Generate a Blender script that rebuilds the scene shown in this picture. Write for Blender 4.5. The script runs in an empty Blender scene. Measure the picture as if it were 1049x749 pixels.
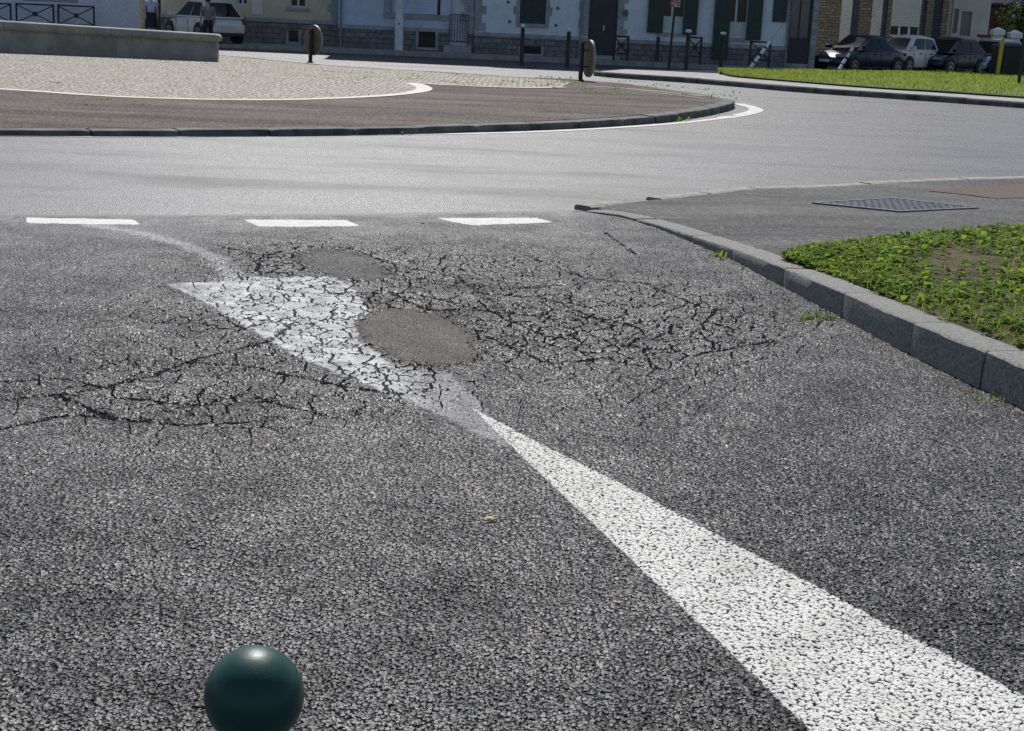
import bpy, bmesh, math, random
import numpy as np
from mathutils import Vector, Matrix, Euler
random.seed(7); rng = np.random.default_rng(7)
R = math.radians; PI = math.pi
sc = bpy.context.scene; col = sc.collection

# ------------------------------------------------------------------ camera
W0, H0, FPX, CAMH = 1049.0, 749.0, 1500.0, 1.55
ROLL = R(2.6); PITCH = math.atan(356.5*math.cos(ROLL)/FPX)
Fv = np.array([0, math.cos(PITCH), -math.sin(PITCH)])
R0 = np.array([1.0, 0, 0]); U0 = np.array([0, math.sin(PITCH), math.cos(PITCH)])
Rv = math.cos(ROLL)*R0 + math.sin(ROLL)*U0
Uv = math.cos(ROLL)*U0 - math.sin(ROLL)*R0
CAM = np.array([0, 0, CAMH])
cd = bpy.data.cameras.new('camera'); cam = bpy.data.objects.new('camera', cd); col.objects.link(cam)
cd.sensor_fit = 'HORIZONTAL'; cd.sensor_width = 36; cd.lens = 36*FPX/W0
cd.clip_start = 0.05; cd.clip_end = 2000
cam.matrix_world = Matrix(((Rv[0], Uv[0], -Fv[0], 0), (Rv[1], Uv[1], -Fv[1], 0), (Rv[2], Uv[2], -Fv[2], CAMH), (0, 0, 0, 1)))
sc.camera = cam

def ray(px, py):
    return Fv + Rv*((px-W0/2)/FPX) + Uv*((H0/2-py)/FPX)
def at(px, py, z=0.0):
    d = ray(px, py); t = (z-CAMH)/d[2]; p = CAM + d*t
    return (p[0], p[1], z)
def fac(px, py, Y):
    d = ray(px, py); p = CAM + d*(Y/d[1]); return (p[0], p[2])
def proj(X, Y, Z):
    X = np.asarray(X, float); Y = np.asarray(Y, float); Z = np.asarray(Z, float) - CAMH
    c = Y*Fv[1]+Z*Fv[2]
    x = X*Rv[0]+Y*Rv[1]+Z*Rv[2]; y = X*Uv[0]+Y*Uv[1]+Z*Uv[2]
    return W0/2 + FPX*x/c, H0/2 - FPX*y/c
def hgt(px, py, pytop, z=0.0):
    X, Y, _ = at(px, py, z)
    lo, hi = 0, 12
    for _ in range(40):
        m = (lo+hi)/2
        if proj(X, Y, z+m)[1] > pytop: lo = m
        else: hi = m
    return lo

# ------------------------------------------------------------------ mesh helpers
class MB:
    def __init__(s): s.v = []; s.f = []
    def add(s, vs, fs):
        n = len(s.v); s.v += [tuple(map(float, p)) for p in vs]; s.f += [tuple(i+n for i in f) for f in fs]; return s
    def box(s, x0, x1, y0, y1, z0, z1):
        return s.add([(x0,y0,z0),(x1,y0,z0),(x1,y1,z0),(x0,y1,z0),(x0,y0,z1),(x1,y0,z1),(x1,y1,z1),(x0,y1,z1)],
              [(0,3,2,1),(4,5,6,7),(0,1,5,4),(1,2,6,5),(2,3,7,6),(3,0,4,7)])
    def tube(s, pts, r, n=8, cap=True):
        pts = [Vector(p) for p in pts]; rs = r if isinstance(r, (list, tuple)) else [r]*len(pts)
        vs = []; fs = []; prev = None
        for i, p in enumerate(pts):
            d = (pts[min(i+1, len(pts)-1)] - pts[max(i-1, 0)]).normalized()
            a = Vector((1, 0, 0)) if prev is None else prev
            if abs(a.dot(d)) > .95: a = Vector((0, 1, 0))
            a = (a - d*a.dot(d)).normalized(); b = d.cross(a); prev = a
            for k in range(n):
                t = 2*PI*k/n; vs.append(p + (a*math.cos(t)+b*math.sin(t))*rs[i])
        for i in range(len(pts)-1):
            for k in range(n):
                fs.append((i*n+k, i*n+(k+1) % n, (i+1)*n+(k+1) % n, (i+1)*n+k))
        if cap: fs.append(tuple(range(n-1, -1, -1))); fs.append(tuple((len(pts)-1)*n+k for k in range(n)))
        return s.add(vs, fs)
    def lathe(s, prof, n=20, c=(0, 0, 0)):
        vs = []; fs = []
        for (r, z) in prof:
            for k in range(n):
                t = 2*PI*k/n; vs.append((c[0]+r*math.cos(t), c[1]+r*math.sin(t), c[2]+z))
        for i in range(len(prof)-1):
            for k in range(n): fs.append((i*n+k, i*n+(k+1) % n, (i+1)*n+(k+1) % n, (i+1)*n+k))
        fs.append(tuple(range(n-1, -1, -1))); fs.append(tuple((len(prof)-1)*n+k for k in range(n)))
        return s.add(vs, fs)
    def loft(s, rings, closed=True, cap=True):
        n = len(rings[0]); vs = [p for r in rings for p in r]; fs = []
        for i in range(len(rings)-1):
            for k in range(n if closed else n-1):
                fs.append((i*n+k, i*n+(k+1) % n, (i+1)*n+(k+1) % n, (i+1)*n+k))
        if cap: fs.append(tuple(range(n-1, -1, -1))); fs.append(tuple((len(rings)-1)*n+k for k in range(n)))
        return s.add(vs, fs)
    def disc(s, c, axis, r, d, n=24, bev=0.0):
        a = Vector(axis).normalized(); u = a.orthogonal().normalized(); w = a.cross(u); c = Vector(c)
        prof = [(r-bev, -d/2), (r, -d/2+bev), (r, d/2-bev), (r-bev, d/2)] if bev else [(r, -d/2), (r, d/2)]
        rings = [[c + a*h + (u*math.cos(2*PI*k/n)+w*math.sin(2*PI*k/n))*rr for k in range(n)] for rr, h in prof]
        return s.loft(rings)
    def build(s, name, m, parent=None, smooth=False, bevel=0, loc=None):
        me = bpy.data.meshes.new(name); me.from_pydata(s.v, [], s.f); me.update()
        bm = bmesh.new(); bm.from_mesh(me); bmesh.ops.recalc_face_normals(bm, faces=bm.faces)
        if bevel: bmesh.ops.bevel(bm, geom=[e for e in bm.edges if len(e.link_faces) == 2 and e.calc_face_angle(0) > .5], offset=bevel, segments=2, affect='EDGES', profile=.6)
        bm.to_mesh(me); bm.free()
        if smooth:
            for p in me.polygons: p.use_smooth = True
            if smooth != 'all':
                me.set_sharp_from_angle(angle=R(40))
        o = bpy.data.objects.new(name, me); col.objects.link(o)
        if m: me.materials.append(m)
        if parent: o.parent = parent
        if loc: o.location = loc
        return o
def tag(o, label=None, cat=None, group=None, kind=None):
    if label: o['label'] = label
    if cat: o['category'] = cat
    if group: o['group'] = group
    if kind: o['kind'] = kind
    return o
def empty(name, loc, rz=0, label=None, cat=None, group=None):
    o = bpy.data.objects.new(name, None); col.objects.link(o); o.location = loc; o.rotation_euler = (0, 0, rz)
    o.empty_display_size = .2
    return tag(o, label, cat, group)
def copy_tree(o, parent=None):
    c = o.copy(); col.objects.link(c)
    if parent: c.parent = parent
    for ch in list(o.children): copy_tree(ch, c)
    return c
def struct(o): o['kind'] = 'structure'; return o
def np_mesh(name, V, F, m, smooth=False):
    V = np.asarray(V, np.float32); F = np.asarray(F, np.int32); k = F.shape[1]
    me = bpy.data.meshes.new(name)
    me.vertices.add(len(V)); me.vertices.foreach_set('co', V.ravel())
    me.loops.add(F.size); me.loops.foreach_set('vertex_index', F.ravel())
    me.polygons.add(len(F)); me.polygons.foreach_set('loop_start', np.arange(0, F.size, k, dtype=np.int32))
    if smooth: me.polygons.foreach_set('use_smooth', np.ones(len(F), bool))
    me.update(calc_edges=True); me.validate()
    o = bpy.data.objects.new(name, me); col.objects.link(o); me.materials.append(m); return o

# ------------------------------------------------------------------ node helpers
class NT:
    def __init__(s, name):
        s.m = bpy.data.materials.new(name); s.m.use_nodes = True; s.t = s.m.node_tree; s.t.nodes.clear()
        s.out = s.t.nodes.new('ShaderNodeOutputMaterial')
    def n(s, typ, **kw):
        nd = s.t.nodes.new(typ)
        for k, v in kw.items(): setattr(nd, k, v)
        return nd
    def put(s, inp, v):
        if isinstance(v, bpy.types.NodeSocket): s.t.links.new(v, inp)
        elif v is not None:
            if inp.type == 'RGBA' and len(v) == 3: v = (*v, 1)
            inp.default_value = v
    def math(s, op, a, b=None, c=None, clamp=False):
        nd = s.n('ShaderNodeMath', operation=op, use_clamp=clamp)
        for i, v in enumerate((a, b, c)):
            if v is not None: s.put(nd.inputs[i], v)
        return nd.outputs[0]
    def vm(s, op, a, b=None, scale=None):
        nd = s.n('ShaderNodeVectorMath', operation=op); s.put(nd.inputs[0], a)
        if b is not None: s.put(nd.inputs[1], b)
        if scale is not None: s.put(nd.inputs['Scale'], scale)
        return nd.outputs[0]
    def noise(s, vec, scale, detail=3, rough=.55, col_=False, dim='3D'):
        nd = s.n('ShaderNodeTexNoise', noise_dimensions=dim); s.put(nd.inputs['Vector'], vec); nd.inputs['Scale'].default_value = scale
        nd.inputs['Detail'].default_value = detail; nd.inputs['Roughness'].default_value = rough
        return nd.outputs['Color' if col_ else 'Fac']
    def voro(s, vec, scale, feature='F1', rnd=1.0, dim='2D', dist='EUCLIDEAN'):
        nd = s.n('ShaderNodeTexVoronoi', voronoi_dimensions=dim, feature=feature)
        if feature in ('F1', 'F2'): nd.distance = dist
        s.put(nd.inputs['Vector'], vec); s.put(nd.inputs['Scale'], scale); nd.inputs['Randomness'].default_value = rnd
        return nd
    def mix(s, f, a, b, typ='MIX'):
        nd = s.n('ShaderNodeMix', data_type='RGBA', blend_type=typ); s.put(nd.inputs[0], f)
        s.put(nd.inputs[6], a); s.put(nd.inputs[7], b); return nd.outputs[2]
    def ss(s, v, a, b, lo=0.0, hi=1.0):   # smoothstep
        nd = s.n('ShaderNodeMapRange', interpolation_type='SMOOTHSTEP'); s.put(nd.inputs[0], v)
        s.put(nd.inputs[1], a); s.put(nd.inputs[2], b); s.put(nd.inputs[3], lo); s.put(nd.inputs[4], hi); return nd.outputs[0]
    def attr(s, name): return s.n('ShaderNodeAttribute', attribute_name=name).outputs['Fac']
    def pos(s): return s.n('ShaderNodeNewGeometry').outputs['Position']
    def obj(s): return s.n('ShaderNodeTexCoord').outputs['Object']
    def bsdf(s, color, rough, spec=.5, metal=0, normal=None, **kw):
        b = s.n('ShaderNodeBsdfPrincipled'); s.put(b.inputs['Base Color'], color); s.put(b.inputs['Roughness'], rough)
        s.put(b.inputs['Specular IOR Level'], spec); s.put(b.inputs['Metallic'], metal)
        for k, v in kw.items(): s.put(b.inputs[k], v)
        if normal is not None: s.put(b.inputs['Normal'], normal)
        s.t.links.new(b.outputs[0], s.out.inputs[0]); return b
    def bump(s, h, strength=1, dist=.01):
        b = s.n('ShaderNodeBump'); b.inputs['Strength'].default_value = strength; b.inputs['Distance'].default_value = dist
        s.put(b.inputs['Height'], h); return b.outputs[0]

def mat(name, c, rough=.6, var=.25, scale=3.0, spec=.5, metal=0, bump=0, bscale=40, dirt=None, **kw):
    t = NT(name); p = t.obj()
    n1 = t.noise(p, scale, 5, .6)
    c = np.array(c); a = tuple(c*(1-var)); b = tuple(np.minimum(c*(1+var), 1))
    colr = t.mix(t.ss(n1, .3, .7), a, b)
    if dirt: colr = t.mix(t.ss(t.noise(p, scale*.6, 6, .7), .52, .72), colr, dirt)
    nm = t.bump(t.noise(p, bscale, 4, .6), 1, bump) if bump else None
    t.bsdf(colr, rough, spec, metal, nm, **kw); return t.m

M = {}
M['granite'] = mat('granite_kerb', (.225, .218, .2), .85, .35, 60, bump=.009, bscale=70, dirt=(.1, .097, .088))
M['granite_far'] = mat('granite_island_kerb', (.13, .127, .117), .9, .4, 3, bump=.006, bscale=14, dirt=(.05, .05, .043))
M['wallstone'] = mat('basin_stone', (.3, .28, .245), .8, .18, 2, bump=.008, bscale=25, dirt=(.2, .19, .165))
M['render_white'] = mat('white_render', (.70, .72, .79), .9, .06, 1.2, bump=.004, bscale=30, dirt=(.5, .51, .53))
M['render_blue'] = mat('pale_blue_render', (.54, .59, .71), .9, .06, 1.2, bump=.004, bscale=30, dirt=(.4, .43, .5))
M['render_cream'] = mat('cream_render', (.62, .54, .38), .9, .08, 1.2, bump=.004, bscale=30, dirt=(.5, .44, .32))
M['render_pale'] = mat('warm_white_render', (.74, .67, .55), .9, .06, 1.2, bump=.004, bscale=30)
M['trimstone'] = mat('dressed_stone', (.34, .34, .35), .85, .2, 2.5, bump=.006, bscale=30)
M['green_dark'] = mat('dark_green_paint', (.012, .03, .028), .45, .3, 4)
M['door_dark'] = mat('dark_door_paint', (.018, .018, .03), .4, .3, 4)
M['blackmetal'] = mat('black_metal', (.012, .013, .016), .45, .3, 8)
M['white'] = mat('white_paint', (.82, .82, .8), .3, .05, 6)
M['joinery'] = mat('white_joinery', (.62, .63, .66), .5, .05, 6)
M['glass'] = mat('dark_glass', (.012, .015, .02), .06, .1, 3, spec=.3)
M['slate'] = mat('slate_roof', (.09, .1, .12), .6, .3, 4)
M['concrete'] = mat('concrete_pole', (.68, .68, .68), .85, .15, 5)
M['pavement'] = mat('pavement_grey', (.3, .285, .26), .8, .25, 3, bump=.006, bscale=40)
M['signback'] = mat('sign_back', (.11, .088, .06), .55, .2, 6)
M['rim_light'] = mat('sign_rim', (.3, .29, .27), .4, .1, 6)
M['yellow'] = mat('yellow_paint', (.55, .38, .03), .5, .15, 8)
M['brownred'] = mat('red_brown_wall', (.17, .07, .055), .85, .25, 4)
M['roofred'] = mat('red_tile', (.24, .08, .05), .8, .25, 8)
M['binmat'] = mat('dark_green_plastic', (.01, .022, .018), .5, .2, 4)
M['tyre'] = mat('tyre_rubber', (.02, .02, .02), .8, .2, 10)
M['rim'] = mat('wheel_rim', (.45, .45, .46), .35, .1, 10, metal=.8)
M['blackplastic'] = mat('black_plastic', (.015, .015, .017), .5, .1, 10)
M['plate'] = mat('number_plate', (.65, .65, .64), .5, .05, 10)
M['headlight'] = mat('lamp_glass', (.22, .24, .27), .2, .2, 20, spec=.8)
M['taillight'] = mat('tail_lamp', (.25, .01, .01), .2, .2, 20)
M['trunk'] = mat('bark', (.09, .07, .05), .9, .3, 12, bump=.02, bscale=20)
def carpaint(name, c, metal=0.0):
    return mat(name, c, .36, .04, 3, spec=.6, metal=metal, **{'Coat Weight': .25, 'Coat Roughness': .1})
def leafmat(name, c1, c2, scale=8, trans=.45):
    t = NT(name); p = t.obj()
    colr = t.mix(t.ss(t.noise(p, scale, 3, .6), .32, .68), c1, c2)
    b = t.bsdf(colr, .75, .12)
    tr = t.n('ShaderNodeBsdfTranslucent'); t.put(tr.inputs[0], t.mix(.5, colr, (c2[0]*1.6, c2[1]*1.5, c2[2]*.9)))
    mx = t.n('ShaderNodeMixShader'); mx.inputs[0].default_value = trans
    t.t.links.new(b.outputs[0], mx.inputs[1]); t.t.links.new(tr.outputs[0], mx.inputs[2]); t.t.links.new(mx.outputs[0], t.out.inputs[0])
    return t.m
M['weed'] = leafmat('weed_leaf', (.06, .12, .018), (.22, .33, .055), 5, .5)
M['grass'] = leafmat('grass_blade', (.15, .23, .04), (.28, .35, .085), 1.2, .5)
M['dry'] = leafmat('dry_grass', (.2, .16, .08), (.3, .25, .13), 6)
M['treeleaf'] = leafmat('tree_leaf', (.02, .05, .012), (.06, .11, .02), .8, .35)

# ------------------------------------------------------------------ asphalt, road surfaces
def near_asphalt():
    t = NT('coarse_asphalt'); P = t.pos()
    P = t.vm('MULTIPLY', P, (1, 1, 0))
    A = {k: t.attr(k) for k in ('paint', 'worn', 'wint', 'patch', 'crk', 'line', 'smo', 'scuff', 'rough', 'pstr')}
    big = t.noise(P, 1.3, 4, .6); mid = t.noise(P, 7, 4, .6); fine = t.noise(P, 45, 3, .6)
    wv = t.vm('SUBTRACT', t.noise(P, 9, 3, .6, True), (.5, .5, .5))
    Pw = t.vm('ADD', P, t.vm('SCALE', wv, scale=.04))
    # stones (two sizes)
    wv2 = t.vm('SCALE', t.vm('SUBTRACT', t.noise(P, 70, 2, .5, True), (.5, .5, .5)), scale=.011)
    Ps = t.vm('ADD', P, wv2)
    v1 = t.voro(Ps, 61); v2 = t.voro(Ps, 105)
    sepc = t.n('ShaderNodeSeparateColor'); t.put(sepc.inputs[0], v1.outputs['Color'])
    sepd = t.n('ShaderNodeSeparateColor'); t.put(sepd.inputs[0], v2.outputs['Color'])
    s1 = t.ss(v1.outputs['Distance'], .6, .3); s2 = t.ss(v2.outputs['Distance'], .58, .3)
    h1 = t.math('MULTIPLY', s1, t.math('MULTIPLY_ADD', sepc.outputs[0], .75, .25))
    h2 = t.math('MULTIPLY', s2, t.math('MULTIPLY_ADD', sepd.outputs[0], .45, .25))
    stone = t.math('MAXIMUM', h1, h2)
    # alligator cracks
    d1 = t.voro(Pw, 6.2, 'DISTANCE_TO_EDGE').outputs['Distance']
    d2 = t.voro(Pw, 13.5, 'DISTANCE_TO_EDGE').outputs['Distance']
    crk = t.math('MULTIPLY', A['crk'], t.ss(mid, .32, .6, .75, 1.15))
    c1 = t.math('SUBTRACT', 1, t.math('DIVIDE', d1, t.math('MULTIPLY_ADD', crk, .054, .0001)), clamp=True)
    crk2 = t.math('MULTIPLY', t.math('SUBTRACT', A['crk'], .22, clamp=True), t.ss(t.noise(P, 3.1, 3, .6), .36, .56))
    c2 = t.math('SUBTRACT', 1, t.math('DIVIDE', d2, t.math('MULTIPLY_ADD', crk2, .115, .0001)), clamp=True)
    wl = t.math('MULTIPLY', t.math('SUBTRACT', t.noise(P, 14, 4, .65), .5), .11)
    ln = t.math('ABSOLUTE', t.math('ADD', A['line'], wl))
    c3 = t.math('MULTIPLY', t.ss(ln, t.math('MULTIPLY_ADD', t.noise(P, 5, 3, .6), .046, -.007), .004), t.ss(t.noise(P, 11, 3, .6), .36, .48))
    crack = t.math('MAXIMUM', t.math('MAXIMUM', t.ss(c1, .08, .5), t.ss(c2, .1, .5)), c3)
    # patch / paint masks (distance attributes, ragged by noise)
    rag = t.math('MULTIPLY', t.math('SUBTRACT', t.noise(P, 45, 5, .8), .5), .07)
    rag2 = t.math('MULTIPLY', t.math('SUBTRACT', t.noise(P, 13, 6, .78), .5), .48)
    patch = t.ss(t.math('ADD', A['patch'], t.math('ADD', rag2, rag)), .012, -.012)
    crack = t.math('MULTIPLY', crack, t.math('SUBTRACT', 1, patch))
    pm = t.ss(t.math('ADD', A['paint'], t.math('MULTIPLY', rag, .35)), .004, -.004)
    wm = t.ss(t.math('ADD', A['worn'], t.math('ADD', t.math('MULTIPLY', rag, 1.6), t.math('MULTIPLY', rag2, .25))), .012, -.012)
    # stone relief amplitude
    amp = t.math('MULTIPLY', t.math('MULTIPLY_ADD', A['smo'], -.0058, .0074), t.math('MULTIPLY_ADD', patch, -.5, 1))
    amp = t.math('MULTIPLY', amp, t.math('MULTIPLY_ADD', wm, -.55, 1))
    amp = t.math('MULTIPLY', amp, t.math('MULTIPLY_ADD', pm, -.3, 1))
    amp = t.math('MULTIPLY', amp, t.math('MULTIPLY_ADD', A['crk'], -.4, 1))
    h = t.math('MULTIPLY', stone, amp)
    h = t.math('ADD', h, t.math('MULTIPLY', t.math('SUBTRACT', mid, .5), .016))
    n16 = t.noise(P, 17, 3, .6)
    h = t.math('ADD', h, t.math('MULTIPLY', t.math('MULTIPLY', t.math('SUBTRACT', n16, .5), t.math('MULTIPLY_ADD', A['smo'], -.016, .018)), t.math('MULTIPLY_ADD', t.math('MAXIMUM', patch, t.math('MAXIMUM', wm, pm)), -.7, 1)))
    h = t.math('ADD', h, t.math('MULTIPLY', t.math('SUBTRACT', fine, .5), .004))
    h = t.math('SUBTRACT', h, t.math('MULTIPLY', crack, .012))
    h = t.math('ADD', h, t.math('MULTIPLY', patch, .004))
    # colour
    rs = t.n('ShaderNodeValToRGB'); t.put(rs.inputs[0], sepc.outputs[1]); e = rs.color_ramp.elements
    e[0].position = 0; e[0].color = (.04, .0405, .043, 1); e[1].position = .93; e[1].color = (.15, .149, .147, 1)
    x = e.new(1.0); x.color = (.27, .25, .22, 1); x = e.new(.5); x.color = (.078, .0785, .081, 1)
    hue = t.mix(sepc.outputs[2], (.86, .95, 1.1), (1.14, 1.02, .88))
    c = t.mix(t.ss(stone, .1, .48), (.014, .0145, .016), t.mix(1, rs.outputs[0], hue, 'MULTIPLY'))
    c = t.mix(A['smo'], c, t.mix(t.noise(P, 70, 3, .7), (.06, .06, .062), (.165, .165, .166)))
    c = t.mix(t.ss(big, .3, .7), t.mix(1, c, (.58, .58, .61), 'MULTIPLY'), t.mix(1, c, (1.25, 1.24, 1.2), 'MULTIPLY'))
    c = t.mix(t.ss(t.noise(P, .75, 5, .68), .38, .62), t.mix(1, c, (.6, .6, .63), 'MULTIPLY'), t.mix(1, c, (1.15, 1.14, 1.12), 'MULTIPLY'))
    c = t.mix(t.ss(n16, .36, .56, .5, 0), c, t.mix(1, c, (.4, .4, .42), 'MULTIPLY'))
    c = t.mix(t.math('MULTIPLY', A['rough'], t.ss(t.noise(P, 4.2, 6, .75), .42, .6)), c, t.mix(1, c, (.26, .26, .28), 'MULTIPLY'))
    pc = t.mix(t.ss(t.noise(P, 120, 3, .7), .35, .65), (.03, .026, .021), (.12, .105, .088))
    c = t.mix(t.math('MULTIPLY', patch, t.math('MULTIPLY_ADD', t.ss(A['pstr'], 0, 1), .72, .28)), c, pc)
    sc_ = t.math('MULTIPLY', t.ss(t.math('ADD', A['scuff'], t.math('MULTIPLY', rag2, .75)), .05, -.03), t.ss(t.noise(P, 30, 4, .7), .33, .6, .25, .75))
    c = t.mix(sc_, c, (.4, .4, .4))
    # worn paint: flakes survive on the stone tops
    wn = t.math('MULTIPLY', t.math('MULTIPLY', wm, A['wint']), t.ss(t.math('ADD', t.noise(P, 26, 5, .72), t.math('MULTIPLY', A['wint'], .26)), .44, .64))
    wn = t.math('MULTIPLY', wn, t.math('SUBTRACT', 1, patch))
    wcol = t.mix(t.math('MULTIPLY', t.ss(mid, .25, .75), A['wint']), (.24, .24, .248), (.6, .6, .595))
    c = t.mix(wn, c, wcol)
    # fresh paint, missing in the pits between stones
    smk = t.math('ADD', stone, t.math('MULTIPLY', t.math('SUBTRACT', t.noise(P, 20, 4, .7), .5), .7))
    pn = t.math('MULTIPLY', pm, t.ss(t.math('ADD', smk, t.math('ADD', t.math('MULTIPLY', A['smo'], .28), t.math('MULTIPLY', t.ss(A['wint'], 0, 1), .0)))  , .03, .27))
    pcol = t.mix(t.ss(t.noise(P, 3.5, 6, .7), .42, .7), t.mix(fine, (.58, .565, .52), (.78, .765, .715)), t.mix(fine, (.46, .445, .41), (.66, .645, .6)))
    c = t.mix(pn, c, pcol)
    c = t.mix(t.math('MULTIPLY', crack, .9), c, (.016, .016, .0175))
    rgh = t.math('MULTIPLY_ADD', t.math('MAXIMUM', pn, wn), .15, .5)
    spc = t.math('MULTIPLY', t.math('MULTIPLY_ADD', t.ss(stone, .15, .6), .30, .07), t.math('SUBTRACT', 1, t.math('MAXIMUM', crack, t.math('MULTIPLY', patch, .7))))
    spc = t.math('MULTIPLY', spc, t.ss(t.noise(P, 2.3, 5, .7), .3, .7, .5, 1.3))
    t.bsdf(c, rgh, spc)
    dn = t.n('ShaderNodeDisplacement'); dn.inputs['Midlevel'].default_value = 0; dn.inputs['Scale'].default_value = 1
    t.put(dn.inputs['Height'], h); t.t.links.new(dn.outputs[0], t.out.inputs['Displacement'])
    t.m.displacement_method = 'BOTH'; return t.m
M['near'] = near_asphalt()

def far_asphalt(name, c1, c2, tint=None, rough=.42, bump=.006, spec=.5):
    t = NT(name); P = t.vm('MULTIPLY', t.pos(), (1, 1, 0))
    big = t.noise(P, .35, 5, .6); mid = t.noise(P, 2.2, 5, .65); fine = t.noise(P, 60, 3, .7)
    v = t.voro(P, 75)
    gr = t.math('ADD', t.math('MULTIPLY', fine, .6), t.math('MULTIPLY', t.ss(v.outputs['Distance'], .1, .6), .4))
    c = t.mix(t.ss(gr, .25, .75), c1, c2)
    # long wear streaks that follow the carriageway
    Pst = t.vm('MULTIPLY', P, (.12, 1.6, 0)); st = t.noise(Pst, 1.0, 4, .6)
    c = t.mix(t.ss(st, .35, .65, 0, .7), c, t.mix(1, c, (.58, .58, .6), 'MULTIPLY'))
    c = t.mix(t.ss(mid, .35, .7, 0, .4), c, t.mix(1, c, (1.2, 1.2, 1.19), 'MULTIPLY'))
    if tint: c = t.mix(t.ss(big, .3, .7), c, t.mix(1, c, tint, 'MULTIPLY'))
    c = t.mix(t.ss(t.noise(P, 22, 3, .8), .38, .62), t.mix(1, c, (.42, .42, .43), 'MULTIPLY'), t.mix(1, c, (1.5, 1.5, 1.5), 'MULTIPLY'))
    c = t.mix(t.ss(t.noise(P, .9, 6, .75), .5, .66, 0, .5), c, t.mix(1, c, (.55, .55, .56), 'MULTIPLY'))
    v3 = t.voro(P, 27); s3 = t.n('ShaderNodeSeparateColor'); t.put(s3.inputs[0], v3.outputs['Color'])
    c = t.mix(t.math('MULTIPLY', s3.outputs[0], .75), c, t.mix(1, c, (.45, .45, .46), 'MULTIPLY'))
    c = t.mix(t.ss(s3.outputs[1], .85, .95), c, t.mix(1, c, (1.5, 1.5, 1.5), 'MULTIPLY'))
    rv = t.math('MULTIPLY_ADD', t.ss(t.noise(t.vm('MULTIPLY', P, (.22, .7, 0)), 1, 6, .7), .3, .7), .26, rough-.13)
    nmix = t.math('ADD', t.math('ADD', v.outputs['Distance'], t.math('MULTIPLY', fine, .6)), t.math('MULTIPLY', s3.outputs[2], .9))
    t.bsdf(c, rv, spec, normal=t.bump(nmix, .9, bump)); return t.m
M['far'] = far_asphalt('carriageway_asphalt', (.034, .034, .039), (.086, .087, .097), None, .5, .0038, .42)
M['apron'] = far_asphalt('brown_apron_asphalt', (.118, .102, .09), (.22, .192, .168), (1.05, .97, .93), .9, .004, .15)
M['sidewalk'] = far_asphalt('pavement_asphalt', (.058, .057, .055), (.17, .166, .158), (.75, .75, .75), .75, .009, .35)

def cobbles():
    t = NT('cobbles'); P = t.vm('MULTIPLY', t.pos(), (1, 1, 0))
    v = t.voro(P, 7.5, rnd=.75); e = t.voro(P, 7.5, 'DISTANCE_TO_EDGE', rnd=.75)
    sp = t.n('ShaderNodeSeparateColor'); t.put(sp.inputs[0], v.outputs['Color'])
    c = t.mix(sp.outputs[0], (.27, .24, .185), (.52, .475, .39))
    j = t.ss(e.outputs['Distance'], .14, .03)
    n = t.noise(P, .9, 5, .7)
    joint = t.mix(t.ss(n, .5, .62), (.1, .085, .06), (.09, .1, .03))
    c = t.mix(j, c, joint)
    c = t.mix(t.ss(t.noise(P, 3, 5, .75), .5, .62, 0, .75), c, (.16, .135, .085))
    c = t.mix(t.ss(t.noise(P, 1.4, 6, .75), .58, .68, 0, .8), c, (.12, .12, .04))
    t.bsdf(c, .7, .4, normal=t.bump(t.ss(e.outputs['Distance'], 0, .25), 1, .03)); return t.m
M['cobbles'] = cobbles()
def soil():
    t = NT('lawn_soil'); P = t.pos()
    c = t.mix(t.ss(t.noise(P, 4, 5, .7), .4, .6), (.06, .075, .025), (.2, .155, .09))
    c = t.mix(t.ss(t.noise(P, 60, 3, .7), .35, .7), t.mix(1, c, (.5, .5, .45), 'MULTIPLY'), c)
    t.bsdf(c, .95, .2, normal=t.bump(t.noise(P, 70, 4, .7), 1, .015)); return t.m
M['soil'] = soil()
def lawn_far():
    t = NT('mown_grass'); P = t.pos()
    c = t.mix(t.ss(t.noise(P, .8, 5, .7), .35, .65), (.14, .2, .045), (.25, .3, .085))
    c = t.mix(t.ss(t.noise(P, 25, 3, .7), .35, .7), t.mix(1, c, (.6, .6, .6), 'MULTIPLY'), c)
    t.bsdf(c, .9, .2, normal=t.bump(t.noise(P, 25, 4, .7), 1, .05)); return t.m
M['lawn_far'] = lawn_far()

# ---- ground sheet to the horizon
g = MB()
xs = [-600, -60, -20, 0, 20, 60, 600]; ys = [-200, -20, 0, 20, 60, 110, 900]
for yy in ys:
    for xx in xs: g.v.append((xx, yy, -.014))
for i in range(6):
    for j in range(6): g.f.append((i*7+j, i*7+j+1, (i+1)*7+j+1, (i+1)*7+j))
struct(g.build('ground', M['far']))

# ---- near road: dense relief sheet (fan grid, finer close to the eye)
def interp_px(pts, n):
    pts = np.array(pts, float); return pts
far_px = np.array([(-900, 225), (-400, 223), (0, 222.3), (170, 221.8), (400, 220.2), (540, 217.5), (600, 216.5), (640, 221), (700, 238), (750, 256), (800, 279), (862, 308), (931, 342), (1005, 380), (1049, 402), (1500, 632), (1850, 799)])
colx = np.r_[np.arange(-700, -60, 4.0), np.arange(-60, 1120, 1.05), np.arange(1121, 1800, 3.0)]
fy = np.interp(colx, far_px[:, 0], far_px[:, 1])
NR = 660; ny = 840.0
tt = np.linspace(0, 1, NR)
PXg = np.repeat(colx[None, :], NR, 0); PYg = ny + (fy[None, :]-ny)*tt[:, None]
D = Fv[None, None] + Rv*((PXg[..., None]-W0/2)/FPX) + Uv*((H0/2-PYg[..., None])/FPX)
Tt = -CAMH/D[..., 2]; XX = D[..., 0]*Tt; YY = D[..., 1]*Tt
V = np.stack([XX, YY, np.zeros_like(XX)], -1).reshape(-1, 3)
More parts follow.
